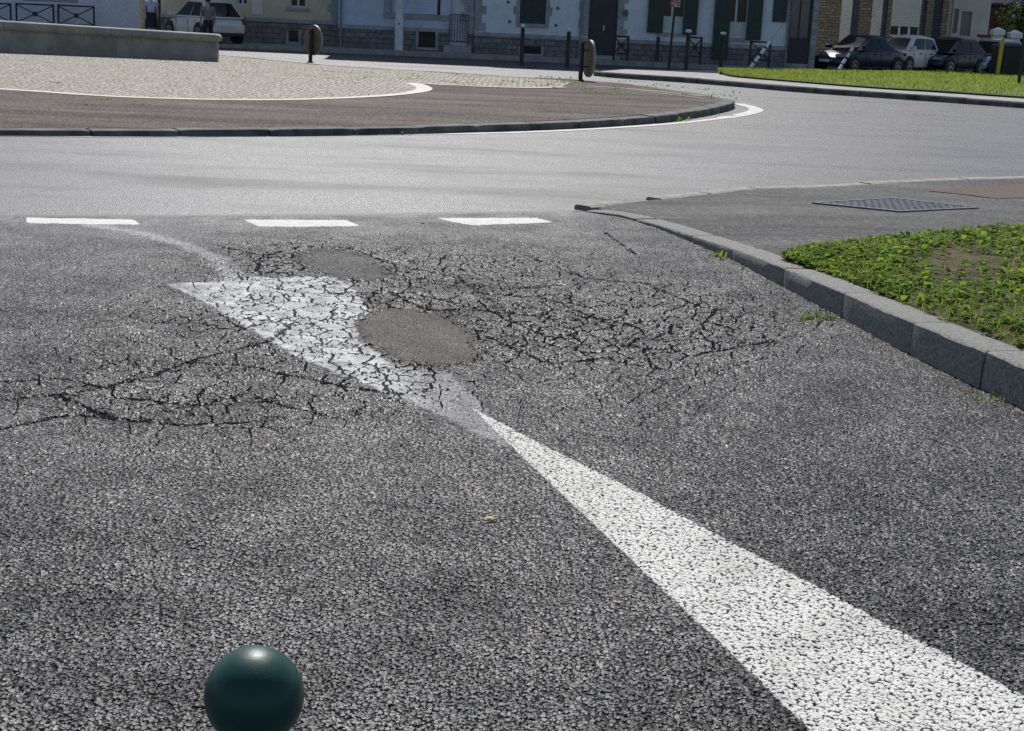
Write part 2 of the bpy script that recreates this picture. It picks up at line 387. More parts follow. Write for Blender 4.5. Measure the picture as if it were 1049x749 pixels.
nc = len(colx); idx = np.arange(NR*nc).reshape(NR, nc)
F = np.stack([idx[:-1, :-1], idx[:-1, 1:], idx[1:, 1:], idx[1:, :-1]], -1).reshape(-1, 4)
P2 = V[:, :2]
def world(px): return np.array([at(*p)[:2] for p in px])
def sdf(poly):
    poly = np.asarray(poly); n = len(poly); d = np.full(len(P2), 1e9); ins = np.zeros(len(P2), bool)
    for i in range(n):
        a, b = poly[i], poly[(i+1) % n]; e = b-a; w = P2-a
        tq = np.clip((w@e)/(e@e), 0, 1); d = np.minimum(d, np.hypot(*(w-tq[:, None]*e).T))
        c = ((a[1] > P2[:, 1]) != (b[1] > P2[:, 1]))
        with np.errstate(divide='ignore', invalid='ignore'):
            ins ^= c & (P2[:, 0] < (b[0]-a[0])*(P2[:, 1]-a[1])/(b[1]-a[1])+a[0])
    return np.where(ins, -d, d)
def ldist(line, signed=False):
    line = np.asarray(line); d = np.full(len(P2), 1e9)
    for i in range(len(line)-1):
        a, b = line[i], line[i+1]; e = b-a; w = P2-a
        tq = np.clip((w@e)/(e@e), 0, 1); d2 = np.hypot(*(w-tq[:, None]*e).T)
        sg = np.sign(e[0]*w[:, 1]-e[1]*w[:, 0]); m = d2 < np.abs(d); d = np.where(m, d2*(sg if signed else 1), d)
    return d
px_, py_ = PXg.ravel(), PYg.ravel()
def blob(cx, cy, rx, ry, a=1.0):
    q = ((px_-cx)/rx)**2+((py_-cy)/ry)**2; return a*np.exp(-q*1.2)
wedge = world([(484, 418), (550, 453.5), (636, 496), (733, 548), (828, 598), (898, 635), (979, 677), (1049, 714), (1200, 793), (1210, 840), (905, 840), (828, 748), (743, 665), (660, 587), (587, 518), (530, 464)])
dashes = [world(q) for q in ([(27, 223), (137, 225), (144, 230.3), (100, 230), (27, 228.5)], [(249, 225), (354, 225.5), (370, 231.8), (266, 232.6)], [(446, 223.6), (549, 223.2), (567, 228), (483, 231)], [(-175, 222.8), (-75, 223), (-72, 230), (-185, 230)])]
worn = world([(170, 291), (215, 289), (262, 284), (340, 283), (358, 293), (381, 318), (366, 334), (372, 352), (400, 372), (462, 383), (492, 408), (524, 461), (490, 447), (450, 426), (400, 404), (345, 382), (300, 364), (258, 338), (215, 313)])
patch1 = world([(366, 335), (380, 320), (408, 317), (450, 323), (478, 337), (490, 360), (480, 371), (450, 375), (420, 371), (392, 360), (372, 348)])
patch2 = world([(302, 262), (330, 255), (362, 258), (392, 272), (402, 282), (380, 287), (345, 284), (318, 276)])
paint_d = np.minimum.reduce([sdf(wedge)]+[sdf(q) for q in dashes])
worn_d = sdf(worn)
lines_px = [[(-40, 416), (0, 411), (60, 405), (110, 396), (160, 384), (190, 371), (235, 360), (275, 350), (300, 330)],
            [(0, 392), (60, 388), (110, 398)], [(190, 371), (260, 376), (330, 392), (400, 403)],
            [(225, 252), (270, 262), (262, 275), (320, 266)], [(270, 262), (310, 252), (360, 254), (400, 270), (470, 285), (520, 320), (600, 330)],
            [(480, 300), (560, 305), (620, 330), (700, 335)], [(500, 345), (560, 372), (620, 368), (690, 380)], [(430, 285), (520, 296), (600, 290)],
            [(620, 238), (650, 260)],
            [(130, 408), (200, 415), (250, 405), (330, 425)], [(0, 440), (70, 425), (130, 430)], [(60, 405), (120, 430), (190, 436), (270, 432)], [(400, 300), (440, 318), (500, 318), (560, 345), (640, 350)], [(540, 262), (600, 285), (660, 290), (720, 315)], [(640, 355), (720, 362), (790, 350)], [(330, 300), (420, 300), (500, 318)]]
line_d = np.full(len(P2), 9.0)
for L in lines_px:
    dd = ldist(world(L), True); line_d = np.where(np.abs(dd) < np.abs(line_d), dd, line_d)
crk = np.clip(blob(300, 315, 130, 50, 1.0)+blob(560, 335, 210, 55, .95)+blob(400, 385, 90, 35, .9)+blob(700, 345, 120, 50, .5)+blob(470, 270, 150, 30, .6)+blob(300, 262, 90, 22, .7)+blob(90, 395, 130, 40, .45)+blob(230, 420, 120, 60, .35)+blob(640, 420, 120, 40, .3)+blob(170, 420, 240, 70, .22)+blob(470, 440, 260, 60, .15)+blob(760, 330, 130, 60, .35)+blob(120, 330, 150, 50, .3), 0, 1.1)
rough_a = np.clip(blob(200, 420, 200, 90, 1.0)+blob(60, 600, 200, 90, .5)+blob(420, 330, 260, 60, .7)+blob(330, 560, 200, 60, .55)+.15, 0, 1)
smo = np.clip(1-(py_-fy[None, :].repeat(NR, 0).ravel())/48.0, 0, 1)**1.2*np.clip((640-px_)/60, 0.25, 1)
wint = np.clip(1.05-np.clip((px_-385)/60, 0, 1)*.55 - blob(230, 275, 30, 14, .5), .3, 1.05)
scuff = np.minimum(ldist(world([(95, 231), (140, 238), (185, 250), (215, 262), (235, 277)]))-.05, ldist(world([(222, 268), (240, 285), (262, 306)]))-.04)
attrs = dict(paint=paint_d, worn=worn_d, wint=wint, patch=np.minimum(sdf(patch1), sdf(patch2)), pstr=np.clip((py_-285)/25, 0, 1), crk=crk, line=line_d, smo=smo, scuff=scuff, rough=rough_a)
fc = F  # face split: the markings are their own objects, cut from the same sheet
fpaint = paint_d[F].mean(1) < 0; fworn = (worn_d[F].mean(1) < 0) & ~fpaint
wedge_in = sdf(wedge)[F].mean(1) < 0
def sub(name, sel):
    f = F[sel]; u, inv = np.unique(f, return_inverse=True)
    o = np_mesh(name, V[u], inv.reshape(-1, 4), M['near'], True)
    for k, a in attrs.items():
        at_ = o.data.attributes.new(k, 'FLOAT', 'POINT'); at_.data.foreach_set('value', a[u].astype(np.float32))
    return struct(o)
sub('road', ~(fpaint | fworn)); sub('road_marking', fpaint & wedge_in); sub('give_way_line', fpaint & ~wedge_in); sub('worn_road_marking', fworn)

# ---- generic strips / polygons
def poly_sheet(name, pts, m, z):
    b = MB(); b.add([(p[0], p[1], z) for p in pts], [tuple(range(len(pts)))]); o = b.build(name, m)
    bm = bmesh.new(); bm.from_mesh(o.data); bmesh.ops.triangulate(bm, faces=bm.faces, ngon_method='EAR_CLIP'); bm.to_mesh(o.data); bm.free()
    return struct(o)
def resample(pts, step):
    pts = [Vector(p) for p in pts]; out = [pts[0]]
    for a, b in zip(pts, pts[1:]):
        n = max(1, int((b-a).length/step))
        for k in range(1, n+1): out.append(a.lerp(b, k/n))
    return out
def smooth_pts(pts, it=2):
    pts = [Vector(p) for p in pts]
    for _ in range(it):
        q = [pts[0]]
        for a, b in zip(pts, pts[1:]): q += [a.lerp(b, .25), a.lerp(b, .75)]
        q.append(pts[-1]); pts = q
    return pts

# joint between access road and roundabout: tar seam
jm = MB(); jp = resample([(*at(px, py-.5)[:2], 0) for px, py in [(-140, 222.6), (0, 221.9), (170, 221.6), (400, 220), (540, 217.2), (604, 216)]], .12)
vs = []; fs = []
for i, p in enumerate(jp):
    w = .012+.014*random.random(); dx = random.uniform(-.01, .01)
    vs += [(p.x, p.y-w+dx, -.002), (p.x, p.y+w+.05+dx, -.002)]
    if i: fs.append((2*i-2, 2*i, 2*i+1, 2*i-1))
jm.add(vs, fs); M['tar'] = mat('tar_seam', (.022, .022, .024), .6, .3, 10)
struct(jm.build('tar_seam', M['tar']))

# ------------------------------------------------------------------ right foreground kerb, pavement, weedy verge
KB = [(598, 217.5), (636, 222.5), (673, 234), (700, 245), (747, 265), (797, 291.6), (851, 320), (916, 356.5), (988, 391.5), (1049, 421), (1300, 545), (1750, 767)]
KH = [.012, .015, .03, .045, .075, .115, .14, .165, .178, .18, .18, .18]
kb = np.array([at(*p)[:2] for p in KB]); arc = np.r_[0, np.cumsum(np.hypot(*np.diff(kb, axis=0).T))]
def kerb_at(s):
    p = np.array([np.interp(s, arc, kb[:, 0]), np.interp(s, arc, kb[:, 1])]); q = np.array([np.interp(s+.15, arc, kb[:, 0]), np.interp(s+.15, arc, kb[:, 1])])
    r = np.array([np.interp(s-.15, arc, kb[:, 0]), np.interp(s-.15, arc, kb[:, 1])])
    d = (q-r)/np.hypot(*(q-r)); nrm = np.array([-d[1], d[0]])   # to the pavement side
    return p, d, nrm, float(np.interp(s, arc, KH))
# stones between joints
jx = [598, 650, 707, 748, 799, 860, 930, 1003, 1085, 1180, 1290, 1420, 1570, 1740]
js = [float(np.interp(x, [p[0] for p in KB], arc)) for x in jx]
km = MB(); TOPW = .2
for a, b in zip(js, js[1:]):
    n = max(3, int((b-a)/.08)); rings = []; off = random.uniform(-.003, .003); dz = random.uniform(-.004, .004)
    a2, b2 = a+.007, b-.007
    for k in range(n+1):
        s = a2+(b2-a2)*k/n; p, d, nr, h = kerb_at(s); h += dz; p = p+nr*off
        e = random.uniform(.005, .013) if k in (0, n) else 0      # worn arrises at the joints
        c = min(.009, h*.3)+random.choice((0, 0, .001, .002, .006)); bat = h*.1+random.uniform(-.001, .001)
        P_ = lambda t_, z_: (p[0]+nr[0]*t_, p[1]+nr[1]*t_, z_)
        rings.append([P_(e, -.1), P_(bat*.2+e, max(h-c, 0)*.55), P_(bat*.6+e, max(h-c, 0)-e*.3), P_(bat+c*.35+e, h-c*.25-e*.4), P_(bat+c+e, h-e*.5), P_(TOPW*.6, h-e*.5+.001), P_(TOPW, h-e*.5), P_(TOPW, -.1)])
    km.loft(rings)
struct(km.build('kerb', M['granite'], smooth=True))
# joint mortar (dark, slightly recessed)
mo = MB(); rings = []
for k in range(160):
    s = arc[-1]*k/159; p, d, nr, h = kerb_at(s); h -= .012
    P_ = lambda t_, z_: (p[0]+nr[0]*t_, p[1]+nr[1]*t_, z_)
    rings.append([P_(.025, -.1), P_(.03+h*.1, h), P_(TOPW-.004, h), P_(TOPW-.004, -.1)])
mo.loft(rings); M['mortar'] = mat('joint_mortar', (.07, .066, .06), .95, .2, 30)
struct(mo.build('kerb_joint', M['mortar']))
# pavement surface lofted between kerb and far edge
FE = [(602, 216), (640, 211.5), (700, 205), (770, 196.8), (850, 194.5), (940, 188.5), (1049, 185), (1300, 178), (1750, 166)]
fe = np.array([at(*p)[:2] for p in FE]); farc = np.linspace(0, 1, len(FE))
def far_edge(u): return np.array([np.interp(u, farc, fe[:, 0]), np.interp(u, farc, fe[:, 1])])
NU, NV = 70, 20; vs = []; fs = []
for i in range(NU+1):
    u = i/NU; p, d, nr, h = kerb_at(arc[-1]*u*.999); a = p+nr*TOPW; b = far_edge(u)
    for j in range(NV+1):
        v = j/NV; q = a+(b-a)*v; vs.append((q[0], q[1], (h-.004)*(1-v)**1.2 + .03*v + .004*math.sin(u*23+v*9)*v*(1-v)))
for i in range(NU):
    for j in range(NV): k = i*(NV+1)+j; fs.append((k, k+NV+1, k+NV+2, k+1))
pvn = np.array(vs)
def pz(x, y): return float(pvn[np.argsort((pvn[:, 0]-x)**2+(pvn[:, 1]-y)**2)[:4], 2].mean())
pv = MB(); pv.add(vs, fs); struct(pv.build('pavement', M['sidewalk'], smooth=True))
# flush edging stones along the far side
ed = MB(); u = 0.0
while u < .995:
    u2 = min(u+random.uniform(.03, .07), 1)
    a = far_edge(u); b = far_edge(u2); d = (b-a)/np.hypot(*(b-a)); nr = np.array([-d[1], d[0]]); a = a+d*.008; b = b-d*.008
    z = .036+random.uniform(-.004, .003) - (.03 if random.random() < .1 else 0); o = random.uniform(-.006, .006)
    r_ = []
    for p in (a, b): r_.append([(p[0]+nr[0]*t_, p[1]+nr[1]*t_, zz) for t_, zz in ((o-.03, -.05), (o-.03, z-.01), (o, z), (o+.13, z), (o+.15, z-.015), (o+.15, -.05))])
    ed.loft(r_); u = u2
M['edging'] = mat('edging_stone', (.27, .255, .22), .85, .3, 12, bump=.006, bscale=50, dirt=(.2, .19, .16))
struct(ed.build('edging_kerb', M['edging'], smooth=True))
# reddish bare gravel strip beside it
gp = [at(px, py, .05)[:2] for px, py in [(950, 195), (985, 190.5), (1049, 187.5), (1200, 184), (1200, 202), (1049, 203), (1020, 204), (985, 199)]]
def gravel():
    t = NT('bare_gravel'); P = t.pos(); n = t.noise(P, 3, 5, .7); f = t.noise(P, 60, 3, .7)
    t.bsdf(t.mix(f, (.09, .07, .06), (.2, .155, .135)), .9, .2, normal=t.bump(f, 1, .012)); return t.m
M['gravel'] = gravel()
gpo = poly_sheet('gravel_strip', gp, M['gravel'], 0)
bm = bmesh.new(); bm.from_mesh(gpo.data); bmesh.ops.subdivide_edges(bm, edges=bm.edges, cuts=5, use_grid_fill=True)
for v_ in bm.verts: v_.co.z = pz(v_.co.x, v_.co.y)+.006
bm.to_mesh(gpo.data); bm.free()

# weedy verge
VE = [(800, 262), (815, 257), (860, 249), (900, 245), (950, 240), (1010, 234), (1049, 233), (1300, 238), (1750, 250)]
ve = np.array([at(px, py, .13)[:2] for px, py in VE]); vu = np.array([p[0] for p in VE], float)
def verge(u, v):
    px = 800+930*u; b = np.array([np.interp(px, vu, ve[:, 0]), np.interp(px, vu, ve[:, 1])])
    p, d, nr, h = kerb_at(np.interp(px, [q[0] for q in KB], arc)); a = p+nr*TOPW
    q = a+(b-a)*v; z = (h+.003)*(1-v)+.135*v+.045*math.sin(PI*v)**.7*min(1, u*6)
    return q[0], q[1], z
vs = []; fs = []
for i in range(61):
    for j in range(31):
        x, y, z = verge(i/60, j/30); vs.append((x, y, z-.012+.008*math.sin(x*17+y*23)))
for i in range(60):
    for j in range(30): k = i*31+j; fs.append((k, k+31, k+32, k+1))
vb = MB(); vb.add(vs, fs); struct(vb.build('lawn', M['soil'], smooth=True))
def leaf_verts(base, az, tilt, L, w, curl=.3):
    ca, sa = math.cos(az), math.sin(az); out = []
    for f_, ww in ((0, .12), (.3, .8), (.65, 1), (.9, .55), (1, .05)):
        l = L*f_; up = l*math.sin(tilt) - curl*l*l/L; fwd = l*math.cos(tilt)
        for s_ in (-1, 1):
            lat = s_*ww*w/2
            out.append((base[0]+ca*fwd-sa*lat, base[1]+sa*fwd+ca*lat, base[2]+up+abs(s_)*ww*w*.12))
    return out
LF = [(0, 1, 3, 2), (2, 3, 5, 4), (4, 5, 7, 6), (6, 7, 9, 8)]
def bare(px, py): return ((px-985)/48)**2+((py-272)/24)**2 < 1+.5*math.sin(px*.31)+.35*math.sin(py*.9)
wv_, wf_, dv_, df_, gv_, gf_ = [], [], [], [], [], []
def addleaf(vl, fl, *a, **k):
    n = len(vl); vl += leaf_verts(*a, **k); fl += [tuple(i+n for i in f) for f in LF]
cnt = 0
for _ in range(14500):
    u, v = random.random()**1.0, random.uniform(.01, .99); x, y, z = verge(u, v); a, b = proj(x, y, z)
    if a > 1650: continue
    dens = .5+.5*math.sin(x*5.1+1.3*math.sin(y*3))*math.sin(y*4.3+x)
    if bare(a, b) and random.random() < .93: continue
    if random.random() > .25+.75*dens: continue
    if a > 930 and b > 290+.12*(a-930) and random.random() < .6: continue
    if v < .05 and random.random() < .4: continue
    n = random.randint(5, 9); ph = random.random()*6.3; zz = z+.03*random.random()*(0.4+dens)
    for k in range(n):
        L = random.choice((.015, .022, .03, .038, .05))*random.uniform(.8, 1.2)
        addleaf(wv_, wf_, (x+random.uniform(-.012, .012), y+random.uniform(-.012, .012), zz-.01), ph+k*6.28/n+random.uniform(-.4, .4), random.uniform(.15, 1.0), L, L*random.uniform(.5, .8), curl=random.uniform(.1, .5))
for _ in range(25000):       # grass blades and dead stalks among them
    u, v = random.random(), random.uniform(.0, 1); x, y, z = verge(u, v); a, b = proj(x, y, z)
    if a > 1650: continue
    br = bare(a, b); L = random.uniform(.03, .09)
    tgt = (dv_, df_) if (br and random.random() < .75) or random.random() < .1 else (gv_, gf_)
    addleaf(*tgt, (x, y, z-.012), random.random()*6.3, random.uniform(.4, 1.4) if not br else random.uniform(.05, .7), L*(.7 if br else 1), .004, curl=random.uniform(0, .5))
# little tufts at the foot of the kerb and in the joints
for (px, py, n, sp) in [(737, 262, 60, .05), (741, 264, 40, .04), (838, 327, 60, .06), (832, 329, 30, .09), (825, 330, 14, .1), (1012, 411, 30, .09), (1022, 410, 16, .05), (770, 277, 8, .06), (905, 350, 8, .05)]:
    bx, by, _ = at(px, py)
    for k in range(n):
        x, y = bx+random.gauss(0, sp), by+random.gauss(0, sp*.6); L = random.uniform(.03, .09)
        addleaf(*((wv_, wf_) if random.random() < .6 else (dv_, df_)), (x, y, -.002), random.random()*6.3, random.uniform(.2, 1.3), L, random.choice((.004, .012)), curl=.3)
def stuff(name, v, f, m, label, cat):
    return tag(np_mesh(name, v, f, m, True), label, cat, kind='stuff')
stuff('weeds', wv_, wf_, M['weed'], 'low leafy green weeds covering the verge behind the kerb', 'weeds')
stuff('verge_grass', gv_, gf_, M['grass'], 'thin bright grass blades growing among the leafy verge weeds', 'grass')
stuff('dry_grass', dv_, df_, M['dry'], 'dry straw coloured grass on the bare patch of the verge', 'grass')
# dark stone lying on the bare patch, small pebbles on the road
def stone_thing(name, loc, r, m, label, cat, seed, group=None):
    bm = bmesh.new(); bmesh.ops.create_icosphere(bm, subdivisions=2, radius=1); rr = random.Random(seed)
    for v in bm.verts:
        k = 1+rr.uniform(-.12, .12); v.co = Vector((v.co.x*r[0]*k, v.co.y*r[1]*k, v.co.z*r[2]*k))
    me = bpy.data.meshes.new(name); bm.to_mesh(me); bm.free(); me.materials.append(m)
    o = bpy.data.objects.new(name, me); col.objects.link(o); o.location = loc; return tag(o, label, cat, group)
X, Y, Z = at(956, 274, .17)
stone_thing('stone', (X, Y, .172), (.07, .06, .03), mat('dark_stone', (.06, .06, .065), .8, .3, 30), 'dark grey stone lying on the bare earth of the weedy verge', 'stone', 3)
M['pebble'] = mat('pale_pebble', (.6, .56, .5), .7, .2, 30)
for i, (px, py, r, lab) in enumerate([(345, 257, .016, 'small white pebble on the road beside the upper brown asphalt patch'), (780, 335, .012, 'small pale pebble on the road near the kerb with a tuft of dry weeds')]):
    X, Y, _ = at(px, py); stone_thing('pebble', (X, Y, .012), (r, r*.8, r*.6), M['pebble'], lab, 'pebble', i+20, 'pale pebbles on the road')
# fallen yellow leaf
X, Y, _ = at(495, 535); lv = leaf_verts((0, 0, 0), .2, .12, .045, .022, .2); b = MB(); b.add(lv, LF)
b.v = [(x, y, z) for x, y, z in b.v] + [(x, y, z+.0012) for x, y, z in b.v]; n = len(lv)
b.f = b.f + [tuple(i+n for i in f) for f in LF]
lo = b.build('fallen_leaf', mat('yellow_leaf', (.3, .26, .06), .6, .2, 60), loc=(X, Y, .012)); tag(lo, 'small yellow fallen leaf lying on the dark asphalt', 'leaf')

# drain cover in the pavement
def quad_pt(c, u, v):
    a = [c[0][k]*(1-u)+c[1][k]*u for k in range(3)]; b = [c[3][k]*(1-u)+c[2][k]*u for k in range(3)]
    return [a[k]*(1-v)+b[k]*v for k in range(3)]
Lc, Tc, Rc, Bc = [at(*p, .06) for p in ((832, 207.3), (915, 202.6), (1003, 214.2), (922, 218.6))]
czs = [pz(q[0], q[1]) for q in (Lc, Bc, Rc, Tc)]
ctr = np.mean([Lc, Tc, Rc, Bc], 0)
dr = empty('drain_cover', tuple(ctr), 0, 'square ribbed metal drain cover set in the grey pavement', 'drain cover')
loc = [(q[0]-ctr[0], q[1]-ctr[1], zz-ctr[2]+.002) for q, zz in zip((Lc, Bc, Rc, Tc), czs)]
fr = MB()
def slab(mb, u0, u1, v0, v1, z0, z1):
    q = [quad_pt(loc, u, v) for u, v in ((u0, v0), (u1, v0), (u1, v1), (u0, v1))]
    mb.add([(a[0], a[1], a[2]+z0) for a in q]+[(a[0], a[1], a[2]+z1) for a in q], [(0, 3, 2, 1), (4, 5, 6, 7), (0, 1, 5, 4), (1, 2, 6, 5), (2, 3, 7, 6), (3, 0, 4, 7)])
for a in ((0, 1, 0, .03), (0, 1, .97, 1), (0, .03, .03, .97), (.97, 1, .03, .97)): slab(fr, *a, -.05, .012)
M['iron'] = mat('cast_iron', (.16, .165, .19), .5, .3, 20); M['iron_dark'] = mat('iron_pit', (.014, .015, .018), .7, .2, 20)
fr.build('frame', M['iron'], dr)
pl = MB(); slab(pl, .035, .965, .035, .965, -.05, -.012); pl.build('plate', M['iron_dark'], dr)
rb = MB(); NB = 11
for i in range(NB):
    for j in range(NB):
        u, v = .05+.9*i/NB, .05+.9*j/NB; s = .9/NB
        if (i+j) % 2: slab(rb, u+s*.1, u+s*.9, v+s*.3, v+s*.7, -.012, .009)
        else: slab(rb, u+s*.3, u+s*.7, v+s*.06, v+s*.94, -.012, .009)
rb.build('tread_pattern', M['iron'], dr)

# ------------------------------------------------------------------ green ball bollard close to the camera
bc = np.array(ray(260.5, 712.5)); bc = CAM + bc/np.linalg.norm(bc)*1.66
rb_ = 49.5/FPX*1.66*.985
bo = empty('bollard', (bc[0], bc[1], 0), 0, 'dark green bollard with a glossy ball top at the bottom of the picture', 'bollard')
t = NT('green_gloss_paint'); p = t.obj()
t.bsdf(t.mix(t.noise(p, 30, 4, .6), (.007, .048, .04), (.011, .062, .05)), t.math('MULTIPLY_ADD', t.noise(p, 60, 3, .6), .16, .34), .35, normal=t.bump(t.math('ADD', t.noise(p, 130, 3, .7), t.math('MULTIPLY', t.noise(t.vm('MULTIPLY', p, (60, 60, 420)), 1, 2, .5), .5)), .45, .0005))
M['greenball'] = t.m
b = MB(); b.lathe([(rb_*math.cos(a), rb_*math.sin(a)) for a in np.linspace(-PI/2+.25, PI/2-.01, 48)], 72, (0, 0, bc[2])); b.build('ball', M['greenball'], bo, 'all')
b = MB(); zt = bc[2]-rb_*.96; b.lathe([(.06, 0), (.06, .02), (.042, .03), (.038, zt-.05), (.042, zt-.045), (.042, zt-.02), (.03, zt)], 28); b.build('post', M['greenball'], bo, True)

# ------------------------------------------------------------------ roundabout island
IZ = .12
outer_px = [(-520, 102), (-250, 122), (0, 127.4), (130, 128.3), (270, 128.7), (400, 127.6), (460, 126.6), (582, 123), (650, 119.5), (690, 116.5), (728, 110.8), (748, 106.5), (755, 103.2), (748, 101), (733, 98.6), (700, 92.8), (652, 86.3), (611, 82), (580, 80), (511, 76.3), (460, 72.6), (359, 66), (307, 61.5), (230, 54), (150, 47.5), (0, 36), (-250, 22)]
def island_poly(px, z): return [at(*p, z)[:2] for p in px]
op = [Vector((*p, 0)) for p in island_poly(outer_px, IZ)]
op = smooth_pts(op, 2); N = len(op)
# apron
inset = []
def offs(pts, d):
    out = []
    for i, p in enumerate(pts):
        a = pts[max(i-1, 0)]; b = pts[min(i+1, len(pts)-1)]; t_ = (b-a).normalized(); out.append(p+Vector((-t_.y, t_.x, 0))*d)
    return out
ip = offs(op, .28)
poly_sheet('island_apron', [(p.x, p.y) for p in ip], M['apron'], IZ-.004)
ik = MB(); rp = resample(op, .12); ln_ = 0; start = 0; seg = []
i = 0
while i < len(rp)-1:
    tot = 0; j = i; Ls = random.uniform(.85, 1.25)
    while j < len(rp)-1 and tot < Ls: tot += (rp[j+1]-rp[j]).length; j += 1
    st = rp[i:j+1]; i = j
    if len(st) < 3: continue
    dz = random.uniform(-.012, .006); of = random.uniform(-.012, .012); rings = []
    for k, p in enumerate(st):
        a = st[max(k-1, 0)]; b_ = st[min(k+1, len(st)-1)]; t_ = (b_-a).normalized(); nr = Vector((-t_.y, t_.x, 0))
        q = p + (t_*.012 if k == 0 else -t_*.012 if k == len(st)-1 else Vector())
        e = random.uniform(.015, .04) if k in (0, len(st)-1) else random.uniform(0, .008)
        f_ = lambda w, z: tuple(q+nr*(w+of)+Vector((0, 0, z)))
        h = IZ+dz-e*.5
        rings.append([f_(.0, -.05), f_(.003, h*.6), f_(.006+e*.3, h-.016), f_(.016+e*.5, h-.003), f_(.03+e, h), f_(.27, h+e*.4), f_(.29, -.05)])
    ik.loft(rings)
struct(ik.build('island_kerb', M['granite_far'], smooth=True))
ij = MB(); rr_ = resample(op, .4)
rings = []
for k, p in enumerate(rr_):
    a = rr_[max(k-1, 0)]; b_ = rr_[min(k+1, len(rr_)-1)]; t_ = (b_-a).normalized(); nr = Vector((-t_.y, t_.x, 0))
    f_ = lambda w, z: tuple(p+nr*w+Vector((0, 0, z))); rings.append([f_(.04, -.05), f_(.06, IZ-.03), f_(.27, IZ-.03), f_(.27, -.05)])
ij.loft(rings); struct(ij.build('island_kerb_joint', M['mortar']))
# cobbled centre
cob_front = [(-520, 60), (-250, 72), (0, 86.3), (129, 95.4), (270, 99.4), (359, 97.3), (405, 94.8), (428, 91.8), (434, 88.7), (429, 85.6), (436, 84.4), (460, 85.6), (500, 87.7), (540, 89), (574, 88.6)]
cob_back = [(585, 84), (572, 81.5), (511, 77.2), (460, 73.4), (359, 66.8), (307, 62.4), (230, 54.9), (150, 48.5), (0, 37), (-240, 25)]
cp = island_poly(cob_front+cob_back, IZ); poly_sheet('cobbled_paving', cp, M['cobbles'], IZ+.004)
def ribbon(name, pts, w, z, m, closed=False):
    pts = resample(smooth_pts([Vector((*p, 0)) for p in pts], 2), .25); ws = w if callable(w) else (lambda k: w); vs = []; fs = []
    for k, p in enumerate(pts):
        a = pts[max(k-1, 0)]; b_ = pts[min(k+1, len(pts)-1)]; t_ = (b_-a).normalized(); nr = Vector((-t_.y, t_.x, 0)); q = ws(k/len(pts))
        vs += [tuple(p-nr*q/2)+(0,), tuple(p+nr*q/2)+(0,)]
        if k: fs.append((2*k-2, 2*k-1, 2*k+1, 2*k))
    b = MB(); b.add([(v[0], v[1], z) for v in vs], fs); return struct(b.build(name, m))
M['palestone'] = mat('pale_border_stone', (.62, .57, .47), .75, .15, 4, dirt=(.45, .41, .33))
ribbon('border_stone_strip', island_poly([(-250, 72), (0, 86.4), (129, 95.6), (270, 99.6), (359, 97.5), (405, 95), (430, 91.8), (436.5, 88.8), (430, 85.4), (421, 83.2)], IZ), lambda k: .26 if k < .75 else .32, IZ+.009, M['palestone'])
ribbon('border_stone_strip', island_poly([(437, 84.2), (460, 85.5), (500, 87.8), (540, 89.1), (578, 88.7)], IZ), .2, IZ+.012, M['palestone'])
M['paver'] = mat('tan_paver', (.26, .215, .17), .85, .3, 3, dirt=(.16, .13, .11))
ribbon('paver_strip', island_poly([(588, 86.2), (640, 90), (690, 95), (722, 98.5)], IZ), .3, IZ+.003, M['paver'])
ribbon('paver_strip', island_poly([(600, 89), (650, 92.5), (690, 96.8), (722, 101)], IZ), .14, IZ+.003, M['paver'])
# white edge line painted on the carriageway round the island
M['roadpaint'] = mat('road_paint', (.5, .49, .45), .6, .2, 5, dirt=(.32, .32, .31))
ribbon('edge_line', [at(*p)[:2] for p in [(-250, 131), (0, 138.6), (200, 138.8), (400, 137), (500, 135.8), (582, 133), (652, 128.8), (695, 125.6), (735, 121.3), (765, 116.2), (776, 112.8), (772, 109.5), (756, 105.6)]], lambda k: .16 if k < .7 else .28, -.009, M['roadpaint'])
# weeds in the cobbles and at the kerb foot
iv, if_ = [], []
def tuft(x, y, z, n, s, L):
    for k in range(n): addleaf(iv, if_, (x+random.gauss(0, s), y+random.gauss(0, s), z), random.random()*6.3, random.uniform(.3, 1.3), random.uniform(.5, 1)*L, L*.28, curl=.3)
for (px, py) in [(150, 101), (185, 59), (188, 57.5), (176, 57.5), (236, 60), (70, 55), (60, 69), (80, 83), (210, 78), (230, 60), (346, 76), (357, 73), (398, 78), (391, 76), (473, 83), (475, 82), (540, 83.5), (560, 87), (565, 86), (607, 91), (622, 91.5), (626, 84), (585, 82.6), (570, 81.4), (560, 80.5), (678, 90), (727, 98.5), (735, 100), (300, 68), (320, 74), (250, 70), (430, 76), (500, 80)]:
    x, y, z = at(px, py, IZ)
    for _ in range(4): tuft(x+random.gauss(0, .4), y+random.gauss(0, 1.2), z, 9, .1, .1)
for (px, py, n) in [(408, 136, 30), (424, 135, 40), (462, 134, 14), (630, 127.5, 20), (692, 123.2, 50), (701, 122, 20), (300, 137, 8), (205, 137, 8), (745, 118, 10)]:
    x, y, z = at(px, py); tuft(x, y, -.01, n, .09, .11)
for (px, py, n) in [(612, 74.8, 60), (618, 75.6, 60), (608, 74.2, 40), (625, 76.2, 30)]:
    x, y, z = at(px, py); tuft(x, y, 0, n, .2, .18)
stuff('weed_tufts', iv, if_, M['weed'], 'small green weed tufts in the cobbles and along the roundabout kerb', 'weeds')

